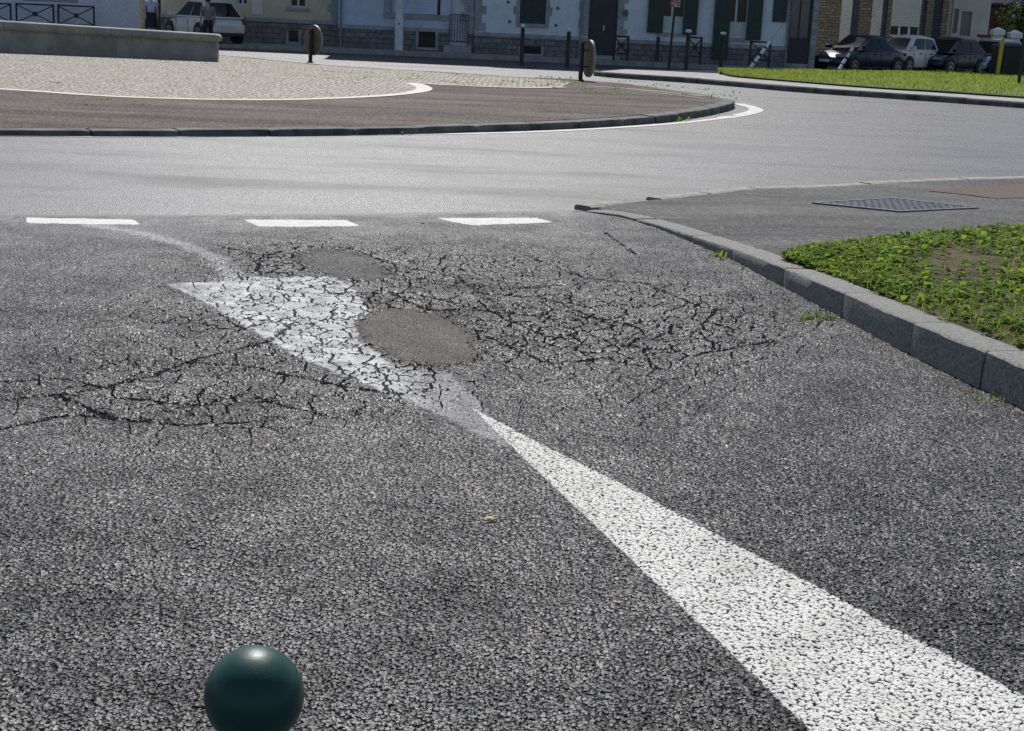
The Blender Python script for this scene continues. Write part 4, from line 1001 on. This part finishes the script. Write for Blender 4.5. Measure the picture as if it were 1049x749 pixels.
# trees at the right edge
def tree(name, label, X, Y, trunk_h, crown, n, leaf, seed, m):
    rr = random.Random(seed); e = empty(name, (X, Y, 0), 0, label, 'tree'); b = MB(); b.tube([(0, 0, 0), (.05, 0, trunk_h*.5), (.1, .1, trunk_h)], [.22, .17, .12], 10); limbs = []
    for (cx, cy, cz, r) in crown: b.tube([(.08, .05, trunk_h*.75), (cx*.5, cy*.5, (trunk_h+cz)/2), (cx, cy, cz)], [.1, .06, .02], 6)
    b.build('trunk', M['trunk'], e, True); vs = []; fs = []
    tot = sum(c[3]**2 for c in crown)
    for (cx, cy, cz, r) in crown:
        for _ in range(int(n*r*r/tot)):
            d = Vector((rr.gauss(0, 1), rr.gauss(0, 1), rr.gauss(0, 1))).normalized(); k = r*(rr.random()**.4)*(1+.3*math.sin(d.x*7+cz)*math.sin(d.z*6+d.y*5)); p = Vector((cx, cy, cz))+d*k*Vector((1, 1, .85)).length/1.65
            u = Vector((rr.gauss(0, 1), rr.gauss(0, 1), rr.gauss(0, .6))).normalized(); w = u.orthogonal().normalized(); l = leaf*rr.uniform(.6, 1.3); q = len(vs)
            vs += [tuple(p-u*l), tuple(p+w*l*.5), tuple(p+u*l), tuple(p-w*l*.5)]; fs.append((q, q+1, q+2, q+3))
    o = np_mesh('crown', vs, fs, m); o.parent = e
X, Z = fac(1046, 10, 80)
tree('broadleaf_tree', 'leafy green tree rising over the gate pillars at the right edge', X+.8, 80, 1.6, [(-.9, -.3, 2.6, 1.1), (.3, -.6, 2.9, 1.2), (.5, .4, 2.0, 1.1), (-.7, .2, 1.6, 1.0), (.2, 0, 4.0, 1.3), (1.5, 0, 3.2, 1.4), (1.2, -.4, 1.6, 1.0)], 9000, .11, 5, M['treeleaf'])

# ------------------------------------------------------------------ street furniture
def cap_bollard(px, pyb, pyt, label, capr=.075):
    X, Y, _ = at(px, pyb); H_ = hgt(px, pyb, pyt); e = empty('bollard', (X, Y, 0), 0, label, 'bollard', 'slim dark bollards with white tops along the far street')
    b = MB(); b.lathe([(.1, 0), (.1, .06), (.075, .1), (.068, H_-.2), (.075, H_-.16), (.06, H_-.13)], 14); b.build('post', M['blackmetal'], e, True)
    b = MB(); b.lathe([(.03, H_-.13), (capr*.85, H_-.1), (capr, H_-.06), (capr*.85, H_-.02), (capr*.2, H_)], 14); b.build('cap', M['white'], e, True)
cap_bollard(534, 66.5, 24.5, 'slim dark bollard with white top in front of the closed shuttered window')
cap_bollard(581, 69, 28.5, 'slim dark bollard with white top between the closed shutter and the dark front door')
cap_bollard(702.5, 74.6, 30, 'dark bollard with large white top standing left of the folded-back door shutter', .11)
cap_bollard(738, 73, 32.5, 'dark bollard with white top in front of the longest green shutter', .11)
cap_bollard(825.5, 68.5, 44, 'short dark bollard with white top in front of the stone house door', .06)
# plain post
X, Y, _ = at(672.5, 66.5); H_ = hgt(672.5, 66.5, 37.5); e = empty('bollard', (X, Y, 0), 0, 'plain dark bollard without white top under the left open shutter', 'bollard'); b = MB(); b.lathe([(.09, 0), (.07, .05), (.07, H_-.05), (.05, H_)], 14); b.build('post', M['blackmetal'], e, True)
# criss-cross barriers
def barrier(pxa, pxb, pyb, pyt, label, Y=None, ang=0, Wd=None):
    if Y: X0 = fac(pxa, pyt, Y)[0]; X1 = fac(pxb, pyt, Y)[0]; Z = fac((pxa+pxb)/2, pyt, Y)[1]; X, zb = X0, .12
    else: X, Y, _ = at(pxa, pyb); X1 = at(pxb, pyb+.9)[0]; X0 = X; Z = hgt(pxa, pyb, pyt); zb = 0
    w = (Wd or (X1-X0)); H_ = Z-zb; e = empty('crowd_barrier', (X, Y, zb), ang, label, 'barrier', 'criss-cross metal street barriers')
    f = MB(); r = .03
    f.tube([(0, 0, 0), (0, 0, H_)], .04, 8); f.tube([(w, 0, 0), (w, 0, H_)], .04, 8); f.tube([(0, 0, H_-.04), (w, 0, H_-.04)], r, 8); f.tube([(0, 0, H_*.3), (w, 0, H_*.3)], r*.8, 8); f.build('frame', M['blackmetal'], e, True)
    for a, b_ in (((0, H_*.94), (w, H_*.3)), ((0, H_*.3), (w, H_*.94))):
        c = MB(); c.tube([(a[0], .012 if a[1] > 1 else -.012, a[1]), (b_[0], .012 if a[1] > 1 else -.012, b_[1])], r*.7, 6); c.build('cross_bar', M['blackmetal'], e, True)
    c = MB(); c.disc((w/2, 0, H_*.62), (0, 1, 0), .1, .06, 14); c.build('centre_disc', M['blackmetal'], e)
barrier(-28, 10.5, 0, 2.3, 'dark criss-cross barrier cut by the left picture edge above the stone basin', 62.2)
barrier(16.5, 54.5, 0, 3.6, 'dark criss-cross barrier above the basin coping, the middle one of three', 62.2)
barrier(59.5, 96, 0, 5.2, 'dark criss-cross barrier above the basin coping, the one nearest the two pedestrians', 62.2)
barrier(630, 644, 63, 36.5, 'dark criss-cross barrier beside the dark front door', 57)
barrier(706, 719, 65, 37.5, 'dark criss-cross barrier right of the dark bollard with the large white top', 57)
barrier(769.5, 789.5, 69.5, 42, 'dark criss-cross barrier behind the striped leaning stay tube', 56.5)
# round low signs
def low_sign(px, pyb, pyt, dw, dh, rot, label, dcy, off):
    X, Y, _ = at(px, pyb, IZ); H_ = hgt(px, pyb, pyt, IZ); e = empty('round_sign', (X, Y, IZ*island_f(X)), 0, label, 'road sign', 'low round signs on the roundabout island')
    b = MB(); b.tube([(0, 0, 0), (0, 0, H_)], .055, 12); b.lathe([(.1, 0), (.1, .02), (.06, .04)], 12); b.build('post', M['blackmetal'], e, True)
    nrm = Vector((math.sin(rot), math.cos(rot), 0)); c = nrm*off+Vector((0, 0, dcy))
    b = MB(); b.disc(c, nrm, dh, .06, 40, .008); d_ = b.build('disc', M['signback'], e, True)
    b = MB(); b.disc(c+nrm*.032, nrm, dh*.97, .004, 40); b.build('face', mat('sign_face_blue', (.02, .06, .25), .3, .1, 3), d_)
    rgs = [[c+nrm*hh+(nrm.orthogonal().normalized()*math.cos(2*PI*k/40)+nrm.cross(nrm.orthogonal().normalized())*math.sin(2*PI*k/40))*rr2 for k in range(40)] for rr2, hh in ((dh+.001, -.03), (dh+.01, -.03), (dh+.01, .03), (dh+.001, .03))]
    b = MB(); b.loft(rgs, cap=False); b.build('rim', M['rim_light'], d_, True)
    for z in (-.2, .2):
        b = MB(); a_ = Vector((0, 0, dcy+z)); b.tube([a_-nrm*.07, a_+nrm*off], .02, 6); b.build('bracket', M['blackmetal'], e)
X, Y, _ = at(318, 62, IZ); k = Y/FPX
low_sign(318, 62, 27, 0, 14.6*k, R(46), 'low round sign seen from behind on the cobbles in front of the cream house', hgt(318, 62, 38.5, IZ), .1)
X, Y, _ = at(594.5, 82, IZ); k = Y/FPX
low_sign(594.5, 82, 42.5, 0, 18*k, R(74), 'low round sign seen nearly edge-on at the brown tip of the roundabout', hgt(594.5, 82, 59, IZ), .2)
# concrete pole
Y = 58.2; X = fac(408.5, 50, Y)[0]; e = empty('utility_pole', (X, Y, .1), 0, 'pale concrete utility pole in front of the pale blue house', 'pole'); b = MB(); b.lathe([(.17, 0), (.165, 1.5), (.15, 5), (.12, 9)], 16); b.build('shaft', M['concrete'], e, True)
b = MB(); z = fac(410, 24.5, 58)[1]-.1; b.box(-.03, .03, -.185, -.16, z-.03, z+.03); b.build('plate', M['blackmetal'], e)
# sign posts
def sign_post(px, pyb, tilt, Ht, label, plates, rpost=.04, m=None):
    X, Y, _ = at(px, pyb); e = empty('sign_post', (X, Y, 0), 0, label, 'sign post'); e.rotation_euler = (0, tilt, 0)
    b = MB(); b.tube([(0, 0, 0), (0, 0, Ht)], rpost, 10); b.build('post', m or M['blackmetal'], e, True)
    for (w, z0, z1, mm) in plates:
        b = MB(); b.box(-w/2, w/2, -rpost-.03, -rpost-.005, z0, z1); b.build('sign_plate', mm, e, bevel=.008)
sign_red = NT('notice_plate'); p = sign_red.obj(); sign_red.bsdf(sign_red.mix(sign_red.ss(sign_red.noise(p, 9, 2, .5), .45, .55), (.6, .56, .5), (.3, .12, .07)), .5); M['notice'] = sign_red.m
X, Y, _ = at(500, 55)
sign_post(500, 55.5, 0, 3.2, 'thin dark sign post in front of the white house with wall ties', [(.32, hgt(500, 55.5, 1), hgt(500, 55.5, 1)+.5, mat('orange_notice', (.5, .25, .12), .5, .2, 4))])
sign_post(684.5, 73.5, R(2.2), 3.4, 'thin dark sign post with a red and white plate before the open shutters', [(.33, hgt(684.5, 73.5, 7), hgt(684.5, 73.5, 7)+.34, M['notice'])])
sign_post(1042.5, 95, 0, 3.6, 'tall black sign post on the grass at the right edge', [(.5, 2.7, 3.3, M['signback'])], .055)
# leaning striped stay tubes
def stay(px0, py0, px1, py1, label):
    X, Y, _ = at(px0, py0, SZ); k = Y/FPX; dx = (px1-px0)*k; H_ = hgt(px0, py0, py1, SZ); e = empty('stay_guard', (X, Y, SZ), 0, label, 'pole', 'leaning white and black stay tubes on the grass')
    dy_ = 0.6; xt, zt_ = fac(px1, py1, Y+dy_); a = Vector((0, 0, 0)); b_ = Vector((xt-X, dy_, zt_-SZ)); bands = [(0, .2, 1), (.2, .26, 0), (.26, .46, 1), (.46, .55, 0), (.55, .74, 1), (.74, .8, 0), (.8, 1, 1)]
    for s, f, wh in bands:
        w = MB(); w.tube([a.lerp(b_, s), a.lerp(b_, f)], .065 if wh else .06, 10); w.build('tube' if wh else 'black_band', M['white'] if wh else M['blackmetal'], e, True)
    c = MB(); c.tube([b_, b_+(b_.normalized())*4.5], .008, 6); c.build('stay_wire', M['pipe'], e)
stay(767.5, 71, 788.5, 43, 'leaning white stay tube with black bands in front of the criss-cross barrier'); stay(859.5, 71.5, 873.5, 49, 'leaning white stay tube with black bands in front of the blue car')
# yellow post
Y = 56.5; X = fac(1021.8, 74, Y)[0]; k = Y/FPX; H_ = fac(1026, 40, Y)[1]-SZ; e = empty('yellow_post', (X, Y, SZ), 0, 'leaning yellow post beside the dark green recycling bin', 'post'); b = MB(); b.tube([(0, 0, 0), (1.6*k, 0, H_)], .075, 12); b.build('shaft', M['yellow'], e, True); b = MB(); b.tube([(1.6*k, 0, H_), (1.65*k, 0, H_+.06)], [.075, .03], 12); b.build('cap', M['yellow'], e, True)
# dark green recycling bin
X, Y = fac(1033, 60, 60)[0], 60; e = empty('recycling_bin', (X, Y, 0), R(8), 'large dark green recycling bin behind the yellow post', 'bin'); b = MB(); w = 25*Y/FPX/2; H_ = 1.27
b.loft([[(-w*.92, -.5, .1), (w*.92, -.5, .1), (w*.92, .5, .1), (-w*.92, .5, .1)], [(-w, -.58, H_), (w, -.58, H_), (w, .58, H_), (-w, .58, H_)]]); b.build('body', M['binmat'], e, bevel=.04)
b = MB(); b.loft([[(-w-.04, -.62, H_+.003), (w+.04, -.62, H_+.003), (w+.04, .62, H_+.003), (-w-.04, .62, H_+.003)], [(-w, -.5, H_+.12), (w, -.5, H_+.12), (w, .5, H_+.12), (-w, .5, H_+.12)]]); b.build('lid', M['binmat'], e, bevel=.03)
for sx in (-1, 1):
    for sy in (-1, 1): b = MB(); b.disc((sx*w*.75, sy*.4, .1), (1, 0, 0), .1, .06, 16); b.build('wheel', M['tyre'], e)

# ------------------------------------------------------------------ cars
def car(name, label, X, Y, rz, L, Wd, H, paint, kind='hatch', rear=True, group='cars parked by the houses', z=0):
    e = empty(name, (X, Y, z), rz, label, 'car', group); hl = L/2; hw = Wd/2; R_ = .31 if H < 1.56 else .33
    belt = {'hatch': .93, 'sedan': .92, 'box': .98, 'suv': 1.0}[kind]; hood = belt-(.06 if kind != 'box' else .02)
    # body stations: x (front = +), top z, half width, bottom
    if kind == 'sedan': st = [(-hl, .62, .78, .3), (-hl+.08, .9, .88, .25), (-hl+.5, belt+.03, .96, .2), (-hl+1.2, belt+.02, 1, .18), (.3, belt, 1, .18), (hl-1.25, hood+.02, .99, .18), (hl-.6, hood-.08, .95, .2), (hl-.15, hood-.22, .86, .22), (hl, .5, .74, .3)]
    elif kind == 'box': st = [(-hl, .8, .86, .3), (-hl+.06, belt, .93, .25), (-hl+.5, belt+.02, .98, .2), (0, belt, 1, .18), (hl-.95, hood+.02, 1, .18), (hl-.35, hood-.07, .96, .2), (hl-.08, hood-.2, .9, .22), (hl, .55, .82, .3)]
    else: st = [(-hl, .72, .82, .32), (-hl+.07, belt, .92, .26), (-hl+.5, belt+.03, .98, .2), (-.3, belt+.01, 1, .18), (hl-1.2, hood+.03, 1, .18), (hl-.6, hood-.06, .95, .2), (hl-.15, hood-.2, .86, .22), (hl, .52, .74, .3)]
    rings = []
    for x, zt, w, zb in st:
        w *= hw; m_ = (zt+zb)/2
        half = [(w*.86, zb), (w*.97, zb+.09), (w, m_-.05), (w*.995, m_+.06), (w*.955, zt-.07), (w*.86, zt), (w*.4, zt+.02)]
        rings.append([(x, y, q) for y, q in half]+[(x, -y, q) for y, q in reversed(half)])
    b = MB(); b.loft(rings); bo_ = b.build('body', paint, e, True)
    sb = bo_.modifiers.new('sub', 'SUBSURF'); sb.levels = 2; sb.render_levels = 2
    # cabin
    if kind == 'sedan': xa, xb, xc, xd = hl-1.15, hl-1.95, -hl+1.35, -hl+.55
    elif kind == 'box': xa, xb, xc, xd = hl-.72, hl-1.35, -hl+.22, -hl+.04
    else: xa, xb, xc, xd = hl-.8, hl-1.75, -hl+.72, -hl+.03
    wb, wt = hw*.91, hw*.7; zb_, zt = belt-.03, H
    def ring(f): # f 0 bottom -> 1 top
        z_ = zb_+(zt-.07-zb_)*f; w = wb+(wt-wb)*f; x1 = xa+(xb-xa)*f; x0 = xd+(xc-xd)*f
        return [(x1-.12, w, z_), (x1, w*.8, z_), (x1+.04, 0, z_), (x1, -w*.8, z_), (x1-.12, -w, z_), ((x0+x1)/2, -w*1.02, z_), (x0+.12, -w, z_), (x0, -w*.8, z_), (x0-.03, 0, z_), (x0, w*.8, z_), (x0+.12, w, z_), ((x0+x1)/2, w*1.02, z_)]
    def crown(p):
        x, y, z_ = p; f = max(0, (z_-zb_)/(zt-zb_)); cx = (xa+xd)/2; q = abs((x-cx)/((xa-xd)/2)); return (x, y, z_-f*(.2*q**3+.05*(y/wb)**2))
    def shr(r_, z_, k): cx = (xb+xc)/2; return [(cx+(x-cx)*k, y*k, z_) for x, y, _ in r_]
    b = MB(); r1 = ring(1); b.loft([[crown(p) for p in q] for q in (ring(0), ring(.25), ring(.5), ring(.75), r1, shr(r1, zt-.02, .97), shr(r1, zt, .85), shr(r1, zt+.01, .4))]); cb = b.build('cabin', paint, e, True)
    # glass panes a few mm proud of the cabin
    def pane(name, fn, nrm, nu=4, nv=6):
        n_ = Vector(nrm).normalized()*.016; g1 = [Vector(crown(fn(u/nu, v/nv))) for v in range(nv+1) for u in range(nu+1)]; k = len(g1); b = MB()
        fs = [(v*(nu+1)+u, v*(nu+1)+u+1, (v+1)*(nu+1)+u+1, (v+1)*(nu+1)+u) for v in range(nv) for u in range(nu)]
        rim = [u for u in range(nu)]+[v*(nu+1)+nu for v in range(nv)]+[nv*(nu+1)+u for u in range(nu, 0, -1)]+[v*(nu+1) for v in range(nv, 0, -1)]
        b.add([p+n_ for p in g1]+[p-n_ for p in g1], fs+[tuple(q+k for q in reversed(f)) for f in fs]+[(rim[q], rim[(q+1) % len(rim)], k+rim[(q+1) % len(rim)], k+rim[q]) for q in range(len(rim))])
        b.build(name, M['glass'], e, True)
    def cp_(f, side, u):
        z_ = zb_+(zt-.07-zb_)*f; w = (wb+(wt-wb)*f)*(1+.02*math.sin(PI*u)); x1 = xa+(xb-xa)*f-.14; x0 = xd+(xc-xd)*f+.14; return (x1+(x0-x1)*u, side*w, z_)
    for s in (-1, 1):
        pane('side_window', lambda u, v: cp_(.1+.82*v, s, .05+.44*u), (0, s, .3)); pane('side_window', lambda u, v: cp_(.1+.82*v, s, .53+.4*u), (0, s, .3))
    def fr_(f, y, sgn):
        z_ = zb_+(zt-.07-zb_)*f; w = (wb+(wt-wb)*f)*.8; x = (xa+(xb-xa)*f) if sgn > 0 else (xd+(xc-xd)*f); return (x+sgn*.04*(1-abs(y)), y*w, z_)
    pane('windscreen', lambda u, v: fr_(.06+.88*v, -1+2*u, 1), (1, 0, .8)); pane('rear_window', lambda u, v: fr_(.14+.8*v, -1+2*u, -1), (-1, 0, .4))
    # wheels
    for sx, x in ((1, hl-.78), (-1, -hl+.72)):
        for s in (-1, 1):
            b = MB(); b.disc((x, s*(hw-.09), R_+.02), (0, 1, 0), R_+.055, .2, 28); b.build('wheel_arch', M['blackplastic'], e)
            b = MB(); b.disc((x, s*(hw-.075), R_), (0, 1, 0), R_, .2, 28, .03); w_ = b.build('wheel', M['tyre'], e, True)
            b = MB(); b.disc((x, s*(hw+.02), R_), (0, 1, 0), R_*.64, .025, 24)
            rim = b.build('rim', M['rim'], w_)
            b = MB()
            for k in range(5):
                a = 2*PI*k/5+.3; c_, s_ = math.cos(a), math.sin(a); b.box(-.001, .001, 0, .001, 0, .001); b.v = b.v[:-8]; b.f = b.f[:-6]
                q = [(x+c_*R_*.2-s_*.05, s*(hw+.036), R_+s_*R_*.2+c_*.05), (x+c_*R_*.55-s_*.07, s*(hw+.036), R_+s_*R_*.55+c_*.07), (x+c_*R_*.55+s_*.07, s*(hw+.036), R_+s_*R_*.55-c_*.07), (x+c_*R_*.2+s_*.05, s*(hw+.036), R_+s_*R_*.2-c_*.05)]
                b.add(q, [(0, 1, 2, 3)])
            b.build('spoke_gaps', M['blackplastic'], w_)
    # lamps, plates, grille, bumper strips, mirrors, handles
    for s in (-1, 1):
        b = MB(); b.loft([[(hl-.32, s*hw*.86, .6), (hl-.32, s*hw*.86, .74), (hl-.18, s*hw*.5, .72), (hl-.12, s*hw*.5, .61)], [(hl-.16, s*hw*.9, .6), (hl-.24, s*hw*.9, .74), (hl-.06, s*hw*.52, .71), (hl+.005, s*hw*.52, .61)]]); b.build('headlight', M['headlight'], e)
        b = MB(); b.box(-hl+.0, -hl+.16, min(s*hw*.72, s*hw*.88), max(s*hw*.72, s*hw*.88), .7, .92 if kind != 'sedan' else .84); b.build('tail_light', M['taillight'], e, bevel=.02)
        b = MB(); b.loft([[(xa-.3, s*hw*.93, belt+.02), (xa-.12, s*hw*.93, belt+.02), (xa-.12, s*hw*.93, belt+.14), (xa-.3, s*hw*.93, belt+.14)], [(xa-.26, s*(hw+.14), belt+.0), (xa-.1, s*(hw+.12), belt+.02), (xa-.12, s*(hw+.12), belt+.15), (xa-.26, s*(hw+.14), belt+.16)]]); b.build('mirror', paint, e, bevel=.015)
        for u in (.05, -.85):
            b = MB(); b.box(u-.09, u+.09, s*(hw*.985)-.012, s*(hw*.985)+.012, belt-.17, belt-.13); b.build('door_handle', M['blackplastic'] if kind == 'box' else paint, e)
        for u in (.62, -.35):
            b = MB(); b.box(u-.008, u+.008, s*hw*.992-.006, s*hw*.992+.006, .3, belt-.08); b.build('door_gap', M['blackplastic'], e)
        b = MB(); b.box(-hl+1.2, hl-1.25, s*hw*.99-.015, s*hw*.99+.015, .2, .27); b.build('side_skirt', M['blackplastic'], e)
    b = MB(); b.box(hl-.1, hl+.02, -hw*.45, hw*.45, .36, .47); b.build('grille', M['blackplastic'], e, bevel=.01)
    b = MB(); b.box(hl-.05, hl+.03, -hw*.66, hw*.66, .52 if kind == 'box' else .22, .57 if kind == 'box' else .3); b.build('bumper_strip', M['blackplastic'], e, bevel=.01)
    b = MB(); b.box(hl+.01, hl+.035, -.26, .26, .4, .5); b.build('number_plate', M['plate'], e)
    b = MB(); b.box(-hl-.03, -hl-.005, -.26, .26, .55, .65); b.build('number_plate', M['plate'], e)
    b = MB(); b.box(-hl-.025, -hl+.1, -hw*.78, hw*.78, .26, .38); b.build('bumper_strip', M['blackplastic'], e, bevel=.02)
    return e
# heading angle of +x in world for rz
P_blue = carpaint('dark_blue_car_paint', (.012, .018, .05), .2); P_white = carpaint('white_car_paint', (.78, .75, .68)); P_black = carpaint('black_car_paint', (.012, .014, .022), .2); P_silver = carpaint('silver_car_paint', (.66, .64, .6), .2); P_ice = carpaint('ice_silver_car_paint', (.36, .42, .5), .3)
def car_at(px, pyb, hd, **k):
    X, Y, _ = at(px, pyb); return car(X=X, Y=Y, rz=hd, **k)
def car_at(px, Y, hd, **k):
    return car(X=fac(px, 55, Y)[0], Y=Y, rz=PI+R(hd-21), name='parked_car', **k)
car_at(880, 61.0, 62, label='dark blue saloon car parked behind the right leaning stay tube', L=4.4, Wd=1.76, H=1.5, paint=P_blue, kind='sedan')
car_at(927, 63.6, 68, label='small boxy white car parked between the two dark cars', L=3.5, Wd=1.58, H=1.58, paint=P_white, kind='box')
car_at(972, 65.0, 63, label='black rounded hatchback parked right of the white car', L=3.9, Wd=1.75, H=1.57, paint=P_black, kind='hatch')
car_at(1017, 67.0, 63, label='pale silver blue car mostly hidden behind the recycling bin', L=4.1, Wd=1.75, H=1.58, paint=P_ice, kind='hatch')
X, _ = fac(208, 30, 57.5)
car(name='parked_car', label='pale silver hatchback seen from behind its left rear corner at the cream house', X=X, Y=57.6, rz=PI-R(50), L=3.85, Wd=1.72, H=1.6, paint=P_silver, kind='hatch', z=.14)

# ------------------------------------------------------------------ people
def skin_mesh(name, verts, edges, radii, m, parent, sub=1):
    me = bpy.data.meshes.new(name); me.from_pydata(verts, edges, []); o = bpy.data.objects.new(name, me); col.objects.link(o)
    md = o.modifiers.new('skin', 'SKIN'); md.use_smooth_shade = True
    for i, sv in enumerate(me.skin_vertices[0].data): sv.radius = radii[i] if isinstance(radii[i], tuple) else (radii[i], radii[i]); sv.use_root = (i == 0)
    s_ = o.modifiers.new('sub', 'SUBSURF'); s_.levels = sub; s_.render_levels = sub
    dg = bpy.context.evaluated_depsgraph_get(); dg.update(); me2 = bpy.data.meshes.new_from_object(o.evaluated_get(dg)); bpy.data.objects.remove(o); me2.name = name
    o = bpy.data.objects.new(name, me2); col.objects.link(o); me2.materials.clear(); me2.materials.append(m); o.parent = parent; return o
M['skin'] = mat('skin_tone', (.5, .33, .25), .6, .1, 10)
def person(X, Y, rz, z, label, shirt, legs, shorts=False, skirt=False, bag=None):
    e = empty('person', (X, Y, z), rz, label, 'person')
    v = [(0, 0, .95), (0, 0, 1.15), (0, 0, 1.38), (0, 0, 1.47), (0, .015, 1.55), (0, .02, 1.66), (0, .01, 1.73)]; ed = [(0, 1), (1, 2), (2, 3), (3, 4), (4, 5), (5, 6)]; r = [(.15, .11), (.14, .1), (.16, .1), (.06, .06), (.07, .08), (.08, .095), (.04, .05)]
    for s in (-1, 1):
        i = len(v); bend = .18 if s > 0 else .03
        v += [(s*.19, 0, 1.4), (s*.24, .0, 1.13), (s*.25, bend, .9), (s*.25, bend+.03, .83)]; ed += [(2, i), (i, i+1), (i+1, i+2), (i+2, i+3)]; r += [.058, .045, .034, (.022, .042)]
        for k, (dy, l) in enumerate(((-.03, .06), (-.01, .08), (.012, .085), (.033, .07))):
            j = len(v); v += [(s*.25, bend+.035+dy, .8), (s*.245, bend+.045+dy, .8-l)]; ed += [(i+3, j), (j, j+1)]; r += [.0095, .008]
        j = len(v); v += [(s*.235, bend+.085, .83), (s*.225, bend+.1, .78)]; ed += [(i+3, j), (j, j+1)]; r += [.011, .009]
        i = len(v); st = .07*s
        v += [(s*.09, 0, .88), (s*.1, st*.6, .48), (s*.1, st*.3-.02, .09), (s*.105, st*.3+.12, .04)]; ed += [(0, i), (i, i+1), (i+1, i+2), (i+2, i+3)]; r += [.095, .06, .042, (.045, .03)]
    bd = skin_mesh('body', v, ed, r, M['skin'], e)
    # shirt with short sleeves
    v = [(0, 0, .84), (0, 0, 1.15), (0, 0, 1.38), (0, 0, 1.45)]; ed = [(0, 1), (1, 2), (2, 3)]; r = [(.172, .13), (.165, .12), (.178, .118), (.085, .08)]
    for s in (-1, 1): i = len(v); v += [(s*.195, 0, 1.4), (s*.235, 0, 1.2)]; ed += [(2, i), (i, i+1)]; r += [.078, .066]
    skin_mesh('shirt', v, ed, r, shirt, e)
    if skirt:
        b = MB(); b.lathe([(.16, 1.0), (.2, .85), (.24, .5), (.25, .42)], 20); b.build('skirt', legs, e, True)
    else:
        v = [(0, 0, 1.08), (0, 0, .9)]; ed = [(0, 1)]; r = [(.162, .125), (.165, .13)]
        for s in (-1, 1): i = len(v); st = .07*s; v += [(s*.092, 0, .84), (s*.1, st*.6, .48)]+([] if shorts else [(s*.1, st*.3-.02, .1)]); ed += [(1, i), (i, i+1)]+([] if shorts else [(i+1, i+2)]); r += [.112, .085]+([] if shorts else [.065])
        skin_mesh('trousers', v, ed, r, legs, e)
    b = MB(); b.lathe([(.09, 1.62), (.1, 1.68), (.095, 1.74), (.06, 1.79), (.01, 1.805)], 18, (0, -.012, 0)); b.build('hair', mat('dark_hair', (.03, .02, .015), .6, .2, 20), e, True)
    fm = MB(); fm.lathe([(.012, 0), (.018, .02), (.006, .045)], 8, (0, .105, 1.625)); fm.build('nose', M['skin'], bd, True)
    for s in (-1, 1): b = MB(); b.disc((s*.034, .098, 1.665), (0, 1, 0), .011, .012, 10); b.build('eye', M['blackplastic'], bd)
    b = MB(); b.box(-.025, .025, .09, .103, 1.585, 1.593); b.build('mouth', M['brownred'], bd)
    if bag:
        b = MB(); b.box(-.42, -.3, -.12, .12, .62, .95); b.build('bag', bag, e, bevel=.03)
X, _ = fac(155, 20, 59.5); person(X, 59.5, R(200), .12, 'pedestrian in a pale blue shirt and dark skirt by the front of the silver car', mat('pale_blue_cloth', (.5, .55, .75), .8, .1, 8), mat('dark_navy_cloth', (.02, .02, .035), .85, .2, 8), skirt=True)
X, _ = fac(213, 20, 54.2); person(X, 54.2, R(20), 0, 'pedestrian in a grey shirt and dark trousers at the rear of the silver car', mat('grey_cloth', (.22, .21, .22), .85, .1, 8), mat('black_cloth', (.02, .02, .028), .85, .2, 8))

# ------------------------------------------------------------------ light
EL, AZ = R(46), R(-5)
sd = bpy.data.lights.new('sun', 'SUN'); sd.energy = 4.6; sd.angle = R(.53); sd.color = (1, .972, .93)
so = bpy.data.objects.new('sun', sd); col.objects.link(so); dv = Vector((math.sin(AZ)*math.cos(EL), math.cos(AZ)*math.cos(EL), math.sin(EL))); so.rotation_euler = dv.to_track_quat('Z', 'Y').to_euler(); so.location = (0, 0, 40)
w = bpy.data.worlds.new('World'); sc.world = w; w.use_nodes = True; nt = w.node_tree
bg = nt.nodes['Background']; sk_ = nt.nodes.new('ShaderNodeTexSky'); sk_.sky_type = 'NISHITA'; sk_.sun_disc = False; sk_.sun_elevation = EL; sk_.sun_rotation = AZ
nt.links.new(sk_.outputs[0], bg.inputs[0]); bg.inputs[1].default_value = .098
sc.view_settings.view_transform = 'Standard'; sc.view_settings.look = 'None'; sc.view_settings.exposure = -0.08; sc.view_settings.gamma = 1
sc.render.engine = 'CYCLES'; sc.cycles.use_denoising = False; sc.cycles.max_bounces = 6
